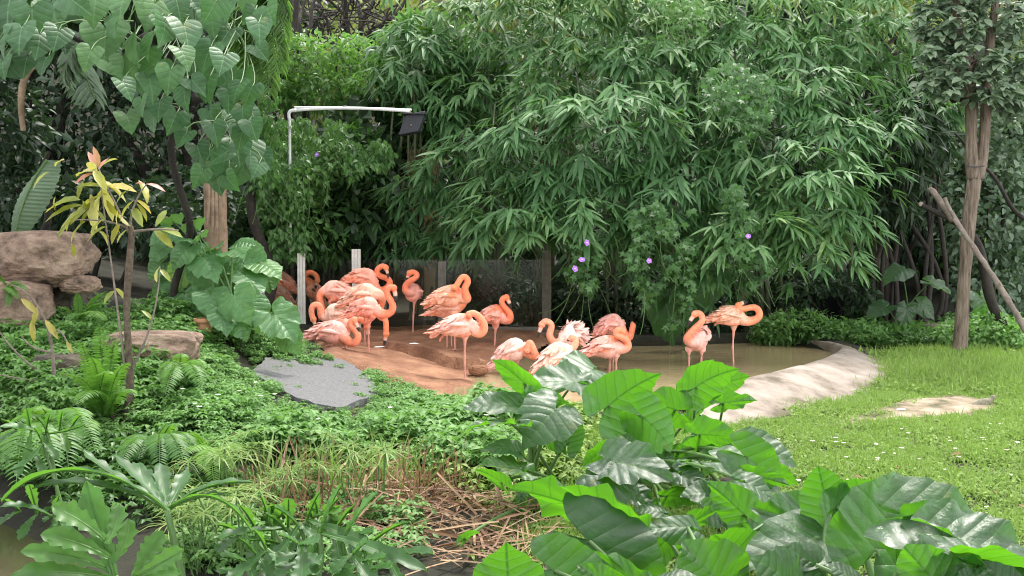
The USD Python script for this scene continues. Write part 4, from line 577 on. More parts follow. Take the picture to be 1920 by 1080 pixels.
put(t_, 'bracket', tube(spline([P(768, 208, pd - .1), P(772, 220, pd - .12), P(770, 236, pd - .25)], 8), .018, 6), M['stump']); put(t_, 'hood', cat([boxm(c + [-.17, -.2, .15], c + [.24, .14, .165])]), M['black'], smooth=False)
for i in range(5): put(t_, 'cooling_fin', boxm(c + [-.15 + i * .07, .125, -.12], c + [-.13 + i * .07, .18, .14]), M['black'], smooth=False)
# ---------------------------------------------------------------- big leaved tree at the upper left
rng = np.random.default_rng(301); HT = [polarleaf(HEART, 16, (.12, .35, .6, .85, 1), .22, .55, .025, 3, .006, s) for s in range(4)]
ML = [(290, 28, 62), (251, 95, 66), (198, 82, 72), (231, 132, 58), (170, 112, 46), (222, 45, 56), (330, 15, 50), (238, 232, 44), (285, 85, 52), (345, 70, 62), (310, 62, 56), (405, 20, 50), (395, 45, 46), (445, 25, 62), (470, 10, 50), (180, 20, 55), (370, 290, 42), (425, 302, 44), (470, 290, 52), (455, 262, 40), (400, 250, 42), (350, 262, 36), (330, 230, 44), (300, 205, 40), (290, 225, 46), (265, 200, 36), (410, 150, 46), (450, 172, 40), (455, 218, 44), (470, 245, 40), (430, 190, 42), (395, 108, 52), (360, 120, 52), (300, 130, 50), (320, 150, 48), (265, 150, 48), (20, 20, 70), (60, 40, 60), (40, 75, 58), (95, 30, 55), (75, 85, 56), (15, 85, 50), (110, 75, 46), (130, 15, 52), (5, 130, 40), (235, 10, 60), (380, 5, 55), (500, 30, 45), (485, 60, 46), (430, 75, 50), (340, 110, 44), (280, 165, 46), (390, 170, 46), (345, 185, 42), (485, 320, 34), (440, 330, 38), (395, 322, 36), (405, 345, 40), (378, 335, 38), (425, 345, 36), (412, 320, 40), (360, 165, 40), (420, 120, 44), (230, 170, 44), (205, 130, 40)]
more = poisson([(150, -60), (520, -60), (500, 110), (480, 210), (500, 310), (440, 340), (380, 290), (330, 260), (280, 220), (250, 160), (200, 140), (165, 80)], 46, rng); ML2 = [(x, y, rng.uniform(34, 52)) for x, y in np.vstack([more, poisson([(-40, -60), (150, -60), (140, 80), (90, 130), (-40, 140)], 34, rng)])]
ft = P(400, 470, 13.2); ft[2] = hz(ft[0], ft[1]) - .1; t_ = Thing('broadleaf_tree', 'broad crowned tree with large heart shaped leaves at the upper left', 'tree', ft); top = P(398, 350, 13.2)
put(t_, 'trunk', limb(P(330, 480, 12.6) * [1, 1, 0] + [0, 0, .9], P(335, 120, 12.3), .05, .04, rng, .1), M['darkbark'])
L2 = [(x, y, s, 0) for x, y, s in ML] + [(x, y, s, 1) for x, y, s in ML2] + [(x + rng.normal() * 20, y + rng.normal() * 20, s, 2) for x, y, s in ML2[::2]] + [(x, y, rng.uniform(36, 52), 3 + rng.uniform(0, 3.6)) for x, y in inpoly([(-160, -420), (560, -420), (520, -40), (-160, -20)], 330, rng)]; groups = []; ends = []
for x, y, s, ly in L2:
    d = 10.4 + .7 * ly + rng.normal() * .3 + .8 * (y > 200); size = s * d / FPX * 1.02; at = P(x, y - s * .36, d); tilt = rng.uniform(.25, 1.0); ydir = np.array([rng.normal() * .45, -.15 - .5 * rng.random(), -.85]); nv = np.array([rng.normal() * .6, -.75, tilt])
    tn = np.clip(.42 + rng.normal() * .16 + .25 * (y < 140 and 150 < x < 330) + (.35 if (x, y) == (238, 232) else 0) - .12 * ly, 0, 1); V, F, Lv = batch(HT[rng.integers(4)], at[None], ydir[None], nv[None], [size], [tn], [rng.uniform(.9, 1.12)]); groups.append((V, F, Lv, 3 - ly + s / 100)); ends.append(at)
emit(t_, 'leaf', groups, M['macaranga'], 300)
hubs = [P(230, 60, 11.2), P(330, 40, 11.2), P(440, 60, 11.4), P(420, 240, 11.8), P(60, 30, 11.2), P(300, 180, 11.6)]; t0 = P(335, 140, 12.3)
for h in hubs: put(t_, 'limb', limb(t0, h, .05, .02, rng, .15), M['darkbark'])
ps = [tube(spline([min(hubs, key=lambda h: np.linalg.norm(h - e)) + rng.normal(size=3) * .12, e + [0, .12, .1], e], 6), .007, 4) for e in ends[:150]]; put(t_, 'leaf_stalks', cat(ps), M['stalk'], kind='stuff')
st = Thing('tree_stump', 'thick tan trunk stump with split ragged bark below the heart shaped leaves', 'stump', (*P(402, 470, 14)[:2], 1.0)); q_ = tube(spline([P(404, 480, 14), P(404, 420, 14), P(402, 325, 14)], 24), np.interp(np.linspace(0, 1, 24), [0, .5, 1], [.15, .135, .14]), 20); v = q_[0].copy(); a_ = np.arctan2(v[:, 1] - 14, v[:, 0] - P(403, 400, 14)[0]); v[:, :2] += (np.c_[np.cos(a_), np.sin(a_)]) * (.022 * np.sin(a_ * 7) + .02 * (meshkit.fbm(v * 6, 3, 2) - .5))[:, None]; put(st, 'trunk', (v, q_[1]), M['stump'])
for k in range(4): a = P(392 + 7 * k, 345, 13.86); put(st, 'bark_strip', tube(spline([a + [0, -.02, 0], a + [.01, -.04, -.2], a + [.02 * (k - 1), -.05, -.55 - .1 * k]], 10), [.012, .03, .016], 5, .3), M['stump'])
# palm fan beside it and dead fronds
def frond(t, a, b, rng, n, ll, mat, tone, sag=.15, name='frond', w=1., up=.2, part='leaflets'):
    rc = spline([a, (np.array(a) + b) / 2 + [0, 0, sag], b], 24); put(t, 'rachis', tube(rc, np.linspace(.022, .006, 24), 6), M['stalk'] if mat != 'straw' else M['greybark'])
    u = np.linspace(.12, 1, n); p = np.stack([np.interp(u, np.linspace(0, 1, 24), rc[:, i]) for i in range(3)], -1); T = nrm(np.gradient(rc, axis=0)); tg = np.stack([np.interp(u, np.linspace(0, 1, 24), T[:, i]) for i in range(3)], -1); lat = nrm(np.cross(tg, [0, 0, 1.])); s = np.where(np.arange(n) % 2, 1., -1.)[:, None]
    y = lat * s + tg * .6 - [0, 0, .35] + rng.normal(size=(n, 3)) * .08; V, F, L = batch(GRASSB if mat == 'straw' else LONGL, p, y, np.cross(y, tg) * s + [0, -.2, up], ll * np.sin(np.pi * (.12 + .8 * u)) ** .6, np.clip(tone + rng.normal(size=n) * .1, 0, 1), w); put(t, part, (V, F), M[mat], L, kind='stuff')
t_ = Thing('palm', 'yellow green feather palm at the upper left edge of the light tree', 'palm', (*P(500, 400, 17.4)[:2], .9)); put(t_, 'trunk', limb((*P(500, 400, 17.4)[:2], .8), P(470, 20, 17.4), .09, .07, rng), M['darkbark'])
for k, (bx, by) in enumerate([(525, 130), (535, 70), (505, 175), (540, 20), (470, 140), (430, 60), (520, -60)]): frond(t_, P(468, 10, 17.3), P(bx, by, 16.8 + .1 * k), rng, 60, .55, 'pale', .55, .35, w=.28)
t_ = Thing('dead_frond', 'dead grey palm frond leaning with a pale split edge at the upper left', 'frond', P(120, 140, 12.4)); frond(t_, P(170, 10, 12.4), P(122, 138, 12.3), rng, 70, .5, 'grey', .75, .0, w=.6)
t_ = Thing('dead_frond', 'broken dry frond hanging lower beside the pale edged one', 'frond', P(170, 190, 12.7)); frond(t_, P(130, 70, 12.9), P(178, 185, 12.6), rng, 46, .4, 'grey', .5, .0, w=.6)
t_ = Thing('dead_frond', 'bare brown stalk of an old frond hanging at the far left', 'frond', P(45, 240, 12.5)); put(t_, 'stalk', tube(spline([P(70, 120, 12.8), P(46, 150, 12.6), P(44, 245, 12.5)], 16), [.03, .045, .03], 8), M['stump'])
# drooping banana leaf
t_ = Thing('banana_plant', 'banana plant with one ribbed dark leaf hanging above the big boulder', 'banana plant', (*P(40, 470, 13.4)[:2], 1.3)); n = 40; a0, b0_ = P(88, 300, 13.2), P(30, 440, 13.0); s_ = np.linspace(0, 1, n); rc = spline([a0, (a0 + b0_) / 2 + [0, -.12, .03], b0_], n); V = []
for k in range(n):
    hw = .30 * math.sin(math.pi * min(.97, .1 + .85 * s_[k])) ** .6 * (1 + .08 * (k % 3 == 0)); rip = .018 * ((k % 2) * 2 - 1)
    for o in (-.5, 0, 1.0): V.append(rc[k] + np.array([o * hw, .06 * abs(o) + rip * abs(o), -.10 * abs(o) + .1 * o]))
i = np.arange(n - 1)[:, None] * 3 + np.arange(2); q_ = np.stack([i, i + 1, i + 4, i + 3], -1).reshape(-1, 4); V = np.array(V); uv = np.tile([[-.5, 0], [0, 0], [.5, 0]], (n, 1)); put(t_, 'leaf', (V, np.vstack([q_[:, [0, 1, 2]], q_[:, [0, 2, 3]]])), M['grey'], np.c_[uv, np.full(3 * n, .25)]); put(t_, 'midrib', tube(rc + [0, -.012, 0], np.linspace(.018, .006, n), 6), M['stalk']); put(t_, 'stem', limb((*P(60, 470, 13.6)[:2], 1.2), P(92, 285, 13.3), .08, .03, rng), M['darkbark'])
bush('shrub', 'dark leafy shrub filling the shade behind the boulder pile', 'shrub', [(30, 380, 18.5, 80, 80, .8), (180, 400, 18.8, 100, 70, .8), (300, 420, 18.2, 80, 60, .8), (20, 230, 18.5, 60, 90, .8), (420, 420, 18.6, 60, 60, .7)], 3600, M['dark'], OVATE, .2, 331, tone=(.4, .35), gaps=.36)
# ---------------------------------------------------------------- forked tree on the lawn, props
rng = np.random.default_rng(341); ft = ground(1797, 668)[0]; D = ft[1]; t_ = Thing('forked_tree', 'forked brown tree standing on the lawn at the right with a grey green crown', 'tree', ft)
def barked(pts, rad, seed, n=18, k=46): q = tube(spline(pts, k), rad, n); v = q[0].copy(); c = np.vstack([np.repeat(spline(pts, k), n, 0), spline(pts, k)[[0, -1]]]); o = nrm(v - c); v += o * (.022 * (meshkit.fbm(np.c_[v[:, :2] * 14, v[:, 2:] * 2.5], 3, seed) - .5) * 2)[:, None]; return v, q[1]
put(t_, 'trunk', barked([P(1797, 676, D), P(1806, 560, D), P(1816, 420, D), P(1828, 330, D), P(1830, 300, D)], [.125, .098, .098, .105, .105], 1), M['bark']); put(t_, 'limb', barked([P(1826, 335, D), P(1821, 270, D - .05), P(1820, 180, D), P(1800, 60, D + .1), P(1795, -60, D + .2)], [.095, .085, .095, .07, .05], 2), M['bark']); put(t_, 'limb', barked([P(1834, 335, D), P(1846, 250, D), P(1850, 160, D), P(1862, 40, D), P(1880, -80, D)], [.09, .08, .075, .06, .05], 3), M['bark'])
put(t_, 'limb', limb(P(1818, 190, D), P(1775, 185, D - .1), .05, .03, rng), M['darkbark']); put(t_, 'wire_band', tube(spline([P(1812, 312, D - .15), P(1830, 313, D - .165), P(1846, 311, D - .15)], 8), .010, 5), M['black'])
cb = [pxblob(1795, 50, D, 48, 50, .5), pxblob(1870, 30, D + .2, 50, 55, .6), pxblob(1762, 112, D - .2, 34, 34, .4), pxblob(1832, 118, D - .4, 42, 32, .4), pxblob(1900, 110, D, 40, 46, .45), pxblob(1820, -60, D, 100, 70, .8), pxblob(1880, 180, D - .1, 36, 26, .35), pxblob(1745, 40, D, 26, 50, .4), pxblob(1775, 165, D - .3, 28, 26, .3), pxblob(1850, 165, D - .4, 30, 30, .35), pxblob(1905, 190, D, 26, 36, .3), pxblob(1738, 150, D - .1, 22, 22, .25)]
for c, r in cb: put(t_, 'twig', limb(P(1835, 120, D), np.array(c), .025, .008, rng, .2, 5), M['bark'])
gr = []
for c, r in cb:
    for k in range(int(78 * (r[0] * r[2]) / .3)):
        dd = nrm(rng.normal(size=3)); p = c + dd * r * (1 - .4 * rng.random() ** 1.5); n = 8; aa = np.arange(n) * .785 + rng.uniform(0, 6); tl_ = np.array([rng.normal() * .3, -.45, 1.]); yy = np.c_[np.cos(aa), np.sin(aa), .1 * rng.normal(size=n)]; yy = yy - tl_ * np.sum(yy * tl_, -1, keepdims=True) / (tl_ @ tl_); V, F, L = batch(OVATE, p + rng.normal(size=(n, 3)) * .025, yy + rng.normal(size=(n, 3)) * .15 - [0, 0, .12], tl_ + rng.normal(size=(n, 3)) * .25, rng.uniform(.13, .2, n), np.clip(rng.normal(.62, .2, n), 0, 1), 1.2); gr.append((V, F, L, float(visible(p)) - p[1] * .1))
emit(t_, 'leaf_cluster', gr, M['grey'], 240, 'crown')
t_ = Thing('cut_branch', 'thick forked cut branch leaning behind the forked tree', 'branch', P(1880, 640, D + .5)); put(t_, 'branch', barked([P(1884, 610, D + .5), P(1850, 530, D + .5), P(1828, 450, D + .4), P(1790, 415, D + .4), P(1727, 384, D + .3)], [.085, .08, .075, .055, .035], 4, 12), M['darkbark']); put(t_, 'side_branch', barked([P(1786, 414, D + .38), P(1768, 385, D + .33), P(1746, 356, D + .3)], [.05, .048, .042], 5, 10, 16), M['greybark'])
for x, y in ((1727, 383), (1745, 355)): e = trimesh.creation.icosphere(1, radius=.042); put(t_, 'cut_end', (np.array(e.vertices) * [1, .6, 1] + P(x, y, D + .3), e.faces), M['concrete'])
t_ = Thing('leaning_pole', 'thin grey wooden pole leaning across the forked trunk', 'pole', P(1925, 630, D - .5)); put(t_, 'pole', barked([P(1928, 632, D - .5), P(1850, 500, D - .4), P(1800, 425, D - .3), P(1771, 371, D - .25)], [.045, .042, .04, .035], 6, 10), M['greybark'])
t_ = Thing('leaning_pole', 'dark leaning branch running down to the right behind the trunk', 'pole', P(1880, 380, D + 2)); put(t_, 'pole', limb(P(1920, 410, D + 1.6), P(1790, 250, D + 2), .04, .02, rng), M['darkbark'])
# ---------------------------------------------------------------- elephant ears
AT = [polarleaf(AROID, 30, cup=.16 + .05 * (s % 3), droop=[.55, .9, .35, .7, 1.1, .2][s], wave=[.03, .05, .06, .04, .045, .065][s], kw=5 + s % 3, quilt=.0, seed=40 + s, sidefold=[0, .5, 0, -.5, 0, .25][s]) for s in range(6)]
FACE = {'G': (0, -.75, .75), 'T': (0, -.5, 1), 'S': (0, -.05, 1), 'F': (0, -1, .45), 'U': (0, 1, .42), 'V': (0, .75, .9)}
def stalk(t, a, b, r0, r1, rng, bow=.12, name='leaf_stalk'):
    a, b = np.array(a), np.array(b); L = np.linalg.norm(b - a); m = a * .45 + b * .55 + np.array([(a[0] - b[0]) * .14, (a[1] - b[1]) * .1, bow * L * .4]) + rng.normal(size=3) * .02; put(t, name, tube(spline([a, m, b], 16), np.linspace(r0, r1, 16), 7), M['stalk'])
def aroid(label, base, leaves, seed, mat='aroid', name='elephant_ear_plant', group=None, rs=.017, spread=.10, category='plant'):
    rng = np.random.default_rng(seed); t = Thing(name, label, category, base, group)
    for k, (ax, ay, tx, ty, d, dd, face, w, tone) in enumerate(leaves):
        at, tip = P(ax, ay, d), P(tx, ty, d + dd); nv = np.array(FACE[face], float) + rng.normal(size=3) * .10; tm = AT[(k * 5 + seed) % 6]; V, F, L = frame_leaf(tm, at, tip, nv, tone, w); put(t, 'leaf', (V, F), M[mat], L)
        b = np.array(base) + np.r_[rng.normal(size=2) * spread, 0]; stalk(t, b - [0, 0, .03], at, rs * rng.uniform(.8, 1.3), rs * .5, rng)
    return t
bA, bB = ground(1010, 940)[0], ground(1225, 905)[0]
aroid('elephant ear clump with pale stalks rising from the straw before the white birds', bA, [(983, 718, 921, 660, 7.4, -.05, 'U', .62, .45), (1078, 716, 985, 707, 7.6, -.15, 'T', 1.05, .3), (1040, 768, 988, 826, 7.1, -.25, 'F', 1.25, .3), (957, 759, 866, 748, 7.2, -.1, 'T', .9, .2), (958, 794, 880, 790, 7.0, -.1, 'S', 1.0, .6), (968, 846, 912, 818, 6.9, -.1, 'T', .8, .3), (1000, 748, 1060, 745, 7.3, .1, 'U', .8, .4), (1010, 740, 990, 772, 7.5, -.1, 'T', .9, .6),
    (978, 930, 975, 985, 7.0, -.05, 'F', .45, .4), (940, 905, 895, 868, 6.6, 0, 'V', .7, .8), (975, 880, 900, 862, 6.8, -.1, 'T', .8, .75), (870, 1010, 900, 980, 6.0, 0, 'U', .5, .85), (1065, 830, 1085, 775, 7.5, .05, 'U', .9, .6), (1020, 800, 1060, 850, 7.5, .1, 'U', .8, .5)], 501)
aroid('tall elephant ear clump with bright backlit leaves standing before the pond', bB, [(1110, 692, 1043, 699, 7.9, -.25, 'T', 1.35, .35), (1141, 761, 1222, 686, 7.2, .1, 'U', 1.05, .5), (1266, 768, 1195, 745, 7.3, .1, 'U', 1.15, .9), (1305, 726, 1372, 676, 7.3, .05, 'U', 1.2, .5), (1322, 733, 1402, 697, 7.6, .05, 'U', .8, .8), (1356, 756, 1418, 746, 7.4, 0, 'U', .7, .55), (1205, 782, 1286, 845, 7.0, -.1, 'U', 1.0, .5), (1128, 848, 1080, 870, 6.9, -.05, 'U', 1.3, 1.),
    (1155, 868, 1265, 882, 6.5, -.2, 'T', 1.05, .15), (1128, 892, 1228, 915, 6.4, -.1, 'T', .9, .05), (1370, 870, 1480, 905, 6.3, -.1, 'T', .9, .3), (1410, 893, 1480, 905, 6.0, 0, 'U', .7, .4), (1400, 905, 1482, 938, 5.8, -.1, 'T', .7, .35), (1300, 866, 1390, 872, 6.6, 0, 'T', .6, .8), (1312, 815, 1385, 815, 6.8, .05, 'U', 1., .55), (1405, 835, 1360, 795, 6.8, .15, 'F', 1., .25), (1405, 835, 1502, 858, 6.8, -.15, 'T', .9, .3), (1395, 965, 1330, 900, 5.6, .1, 'U', 1., .6), (1400, 858, 1498, 925, 6.1, 0, 'F', .8, 0.),
    (1190, 760, 1240, 745, 7.7, .1, 'U', 1.1, .95), (1150, 800, 1190, 770, 7.6, .1, 'U', 1.1, .8), (1230, 830, 1260, 790, 7.6, .1, 'U', 1.1, .9), (1170, 830, 1140, 800, 7.7, .1, 'F', 1., .4), (1290, 790, 1320, 760, 7.7, .1, 'U', 1., .9), (1200, 740, 1165, 700, 7.9, 0, 'T', 1.1, .5), (1260, 860, 1300, 830, 7.3, .1, 'U', 1., .7), (1180, 920, 1240, 960, 6.6, -.1, 'T', .9, .1), (1250, 930, 1310, 925, 6.5, .1, 'U', .9, .4), (1340, 860, 1400, 835, 6.9, .1, 'U', .9, .7), (1280, 890, 1340, 920, 6.5, -.1, 'T', .9, .2), (1340, 930, 1290, 905, 6.2, -.1, 'T', 1., .2), (1420, 930, 1480, 965, 5.9, -.1, 'T', .9, .25), (1330, 960, 1385, 985, 6.0, -.1, 'F', .9, .05), (1240, 960, 1190, 940, 6.2, 0, 'T', 1., .15), (1440, 880, 1500, 900, 6.4, 0, 'U', .8, .4), (1210, 870, 1270, 850, 7.0, .1, 'F', 1., .2), (1090, 930, 1140, 945, 6.6, -.1, 'F', .9, .05)], 502, spread=.2)
bC = np.array([*P(1230, 900, 4.9)[:2], 0.]); bC[2] = hz(*bC[:2])
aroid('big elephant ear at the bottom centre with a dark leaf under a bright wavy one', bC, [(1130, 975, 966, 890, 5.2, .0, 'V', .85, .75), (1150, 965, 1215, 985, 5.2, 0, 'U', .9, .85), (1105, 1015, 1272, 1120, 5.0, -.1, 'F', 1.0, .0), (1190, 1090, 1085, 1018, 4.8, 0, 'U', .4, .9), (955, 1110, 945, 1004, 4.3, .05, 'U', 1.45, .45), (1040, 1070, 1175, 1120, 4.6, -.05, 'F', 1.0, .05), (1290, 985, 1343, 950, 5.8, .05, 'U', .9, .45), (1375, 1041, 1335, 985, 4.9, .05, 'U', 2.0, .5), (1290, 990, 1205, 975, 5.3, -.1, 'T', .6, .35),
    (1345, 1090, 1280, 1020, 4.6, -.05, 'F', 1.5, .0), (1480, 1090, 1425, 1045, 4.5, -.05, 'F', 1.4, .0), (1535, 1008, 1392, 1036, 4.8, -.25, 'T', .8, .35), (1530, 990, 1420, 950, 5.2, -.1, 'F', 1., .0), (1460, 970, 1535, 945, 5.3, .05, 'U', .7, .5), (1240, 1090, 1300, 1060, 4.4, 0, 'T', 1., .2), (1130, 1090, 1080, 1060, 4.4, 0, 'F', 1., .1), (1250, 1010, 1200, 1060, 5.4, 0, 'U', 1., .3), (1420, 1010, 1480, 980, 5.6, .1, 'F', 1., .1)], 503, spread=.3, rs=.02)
bD = np.array([*P(1640, 900, 4.4)[:2], 0.]); bD[2] = hz(*bD[:2])
aroid('elephant ear at the bottom right with one wide quilted leaf facing the viewer', bD, [(1553, 955, 1530, 866, 4.9, .05, 'U', 1.2, .35), (1641, 1030, 1695, 880, 4.5, .15, 'F', 1.2, .35), (1722, 975, 1950, 1040, 4.2, -.15, 'T', .95, .35), (1735, 1010, 1890, 1115, 4.2, -.1, 'U', .8, .3), (1800, 1010, 2010, 1070, 4.0, -.1, 'T', .85, .3), (1830, 1060, 1990, 1100, 3.9, 0, 'U', .8, .4), (1900, 1110, 1850, 1050, 3.8, 0, 'F', 1., .1), (1760, 1100, 1690, 1015, 3.9, 0, 'U', 1.15, .5), (1570, 950, 1640, 880, 4.9, .1, 'U', .8, .3), (1600, 1090, 1560, 1045, 4.3, 0, 'T', 1.1, .1), (1810, 1100, 1860, 1060, 3.8, 0, 'T', 1., .3), (1530, 1060, 1470, 1020, 4.6, 0, 'F', 1.1, .05)], 504, spread=.15, rs=.022)
# pale elephant ears by the fence, and three in the shade
bE = ground(420, 628)[0]; rng = np.random.default_rng(77); E_ = [(340, 478, 74, -.8, .6, .45), (405, 463, 66, .2, -.4, .45), (345, 513, 70, -.3, .9, .98), (434, 500, 64, .9, .3, .4), (345, 448, 62, -.6, -.3, .4), (405, 547, 78, .9, .35, .05), (330, 587, 84, .8, .5, .4), (466, 484, 64, 1, .0, .5), (527, 607, 88, .7, .7, .3), (480, 590, 70, .4, .9, .35), (302, 442, 60, -1, .2, .5), (503, 525, 46, .2, 1, .2), (446, 570, 70, .5, .8, .3), (385, 522, 70, .1, 1, .45), (372, 578, 74, -.2, 1, .3), (292, 505, 64, -.9, .5, .3), (375, 440, 60, 0, -.5, .4), (470, 530, 60, .7, .7, .4), (430, 540, 64, .2, 1, .35), (310, 545, 66, -.8, .6, .3), (420, 600, 60, .2, .9, .25), (280, 590, 56, -.8, .4, .2), (500, 500, 56, 1, .2, .6), (360, 490, 66, -.2, .9, .5), (390, 495, 60, .6, .6, .45), (420, 520, 62, -.5, .8, .3), (330, 545, 64, -.7, .6, .35), (300, 470, 56, -1, .3, .4), (440, 470, 56, .4, -.2, .5), (365, 420, 54, .1, -.8, .45), (470, 505, 60, .9, .4, .4), (350, 610, 60, -.3, 1, .25), (450, 610, 60, .4, 1, .3), (400, 570, 64, .3, .9, .3), (455, 455, 54, .8, -.3, .5), (322, 412, 52, -.2, -.7, .5), (545, 640, 54, .6, .8, .25)]
aroid('pale elephant ear clump between the boulders and the glass fence', bE, [(x - u * .2 * w, y - 4 - v * .2 * w, x + u * .46 * w, y + v * .44 * w + 2, 12.5 + .2 * (k % 4) - .5 * (y > 560), -.2 + rng.uniform(-.1, .1), 'T' if k % 4 == 1 else 'G', 1.2, tn) for k, (x, y, w, u, v, tn) in enumerate(E_)], 505, 'aroid_far', spread=.2)
bF = ground(1290, 652)[0]; aroid('elephant ear with drooping grey green leaves at the rear of the pond', P(1290, 640, 17.6) * [1, 1, 0] + [0, 0, .0], [(1330, 520, 1325, 580, 17, -.1, 'F', 1.25, .2), (1250, 575, 1275, 655, 16.9, -.1, 'F', .95, .15), (1300, 575, 1290, 620, 17.3, -.1, 'F', 1., .1), (1270, 540, 1240, 580, 17.4, -.1, 'F', 1., .1)], 506, 'macaranga')
aroid('shaded elephant ear under the dark culms left of the forked tree', P(1680, 620, 18.2) * [1, 1, 0] + [0, 0, .2], [(1690, 505, 1655, 520, 17.8, -.2, 'T', 1., .1), (1745, 530, 1788, 545, 17.8, -.2, 'T', 1., .4), (1725, 570, 1760, 592, 17.6, -.2, 'G', 1., .2), (1660, 575, 1625, 590, 17.7, -.2, 'T', 1., .1), (1700, 580, 1690, 610, 17.5, -.2, 'G', .9, .1)], 507)
aroid('elephant ear with wide leaves in the shade right of the forked trunk', P(1850, 620, 17.2) * [1, 1, 0] + [0, 0, .15], [(1840, 560, 1855, 605, 16.9, -.1, 'F', 1.2, .4), (1870, 590, 1890, 625, 16.9, -.1, 'F', 1.2, .3), (1830, 600, 1815, 630, 16.9, -.1, 'G', 1., .2)], 508)
# ---------------------------------------------------------------- lobed philodendrons at the lower left
def lobe(pts, w, nv, seed, tone):
    """one toothed lobe along a curved rib"""
    r = np.random.default_rng(seed); n = 26; c = spline(pts, n); s = np.linspace(0, 1, n); T = nrm(np.gradient(c, axis=0)); nv = np.asarray(nv, float); Z = nrm(nv - T * np.sum(T * nv, -1, keepdims=True)); X = np.cross(T, Z); base = np.interp(s, [0, .15, .45, .72, .9, 1], [.2, .3, .62, .85, .55, .05]) * w / 2; V, L = [], []
    tl, tr = [.78 + .42 * ((s * r.uniform(4.2, 5.6) + r.random()) % 1) for _ in (0, 1)]
    for k in range(n):
        for o, tt in ((-1, tl[k]), (-.5, .5 + .5 * tl[k]), (0, 1), (.5, .5 + .5 * tr[k]), (1, tr[k])):
            h = base[k] * o * (tt if abs(o) == 1 else 1); V.append(c[k] + X[k] * h + Z[k] * (.28 * abs(h) + (.04 * w * math.sin(k * 1.1 + seed) if abs(o) == 1 else 0))); L.append((o * .4, s[k], tone))
    i = np.arange(n - 1)[:, None] * 5 + np.arange(4); q = np.stack([i, i + 1, i + 6, i + 5], -1).reshape(-1, 4); return np.array(V), np.vstack([q[:, [0, 1, 2]], q[:, [0, 2, 3]]]), np.array(L)
def cutleaf(t, lobes, d, tone, seed, nv=(0, -.3, 1)):
    """lobes: (width px, depth step at the tip, [pixels along the rib])"""
    r = np.random.default_rng(seed); ps = []
    for k, (w, dd, pp) in enumerate(lobes):
        dep = d + np.linspace(0, dd, len(pp)) + .004 * k; p = P(np.array(pp, float)[:, 0], np.array(pp, float)[:, 1], dep); p = p if len(p) > 2 else np.vstack([p[0], p.mean(0) + [0, 0, .06 * np.linalg.norm(p[1] - p[0])], p[1]]); ps.append(lobe(p, w * d / FPX, np.asarray(nv) + r.normal(size=3) * .12, seed * 31 + k, np.clip(tone + r.normal() * .07, 0, 1))); ps.append((*tube(spline(p, 12) + [0, 0, -.003], np.linspace(.006, .002, 12), 5), np.tile([0, 0, .9], (62, 1))))
    V, F, L = cat(ps); put(t, 'leaf', (V, F), M['selloum'], L)
def rib(t, pts, d, r0=.016): put(t, 'leaf_stalk', tube(spline(P(*np.array(pts, float).T, d), 14), np.linspace(r0, r0 * .7, 14), 8), M['stalk'])
def randleaf(t, hub, tip, d, n, w, tone, seed, nv=(0, -.35, 1), dd=-.15):
    """pinnate cut leaf: lobes branch from a midrib that runs from hub to tip"""
    r = np.random.default_rng(seed); h, e = np.array(hub, float), np.array(tip, float); ax = e - h; L = np.linalg.norm(ax); pe = np.array([-ax[1], ax[0]]) / L; lob = [(w * 1.1, dd, [h, h + ax * .5 + pe * r.normal() * 6, e])]
    for k in range(n):
        f = k / (n - 1) * .62
        for s in (-1, 1): a = math.radians(np.interp(f, [0, .62], [100, 38]) + r.normal() * 8); l = L * np.interp(f, [0, .25, .62], [.5, .62, .42]) * r.uniform(.85, 1.1); q = h + ax * f; v = (ax / L * math.cos(a) + pe * s * math.sin(a)) * l; v[1] += .12 * l; lob.append((w, dd * f + dd * .3, [q, q + v * .55 - [0, .07 * l], q + v]))
    cutleaf(t, lob, d, tone, seed, nv)
bs = lambda px, d: np.array([*P(px, 1000, d)[:2], .0])
t = Thing('lobed_leaf_plant', 'lobed plant at the lower left with one dark leaf spread like an umbrella', 'plant', bs(335, 3.7))
cutleaf(t, [(46, .0, [(313, 955), (200, 890), (95, 885), (3, 940)]), (40, .1, [(313, 955), (240, 905), (180, 868), (157, 843)]), (38, .2, [(313, 955), (262, 900), (214, 853)]), (40, .25, [(313, 955), (280, 905), (249, 866)]), (42, .25, [(313, 955), (306, 910), (300, 868)]), (38, .22, [(313, 955), (335, 915), (350, 882)]), (36, .12, [(313, 955), (390, 912), (474, 904)]), (34, .05, [(313, 955), (370, 932), (433, 927)]), (38, -.05, [(313, 955), (393, 930), (440, 955), (474, 1000)]), (40, -.05, [(313, 955), (220, 915), (120, 905), (60, 915)])], 3.7, .25, 1, (0, .1, 1))
rib(t, [(345, 1100), (325, 1010), (313, 955)], 3.7); rib(t, [(375, 1160), (360, 1130), (345, 1098)], 3.7)
t = Thing('lobed_leaf_plant', 'lobed plant at the bottom left corner with a pale upright leaf', 'plant', bs(200, 3.5))
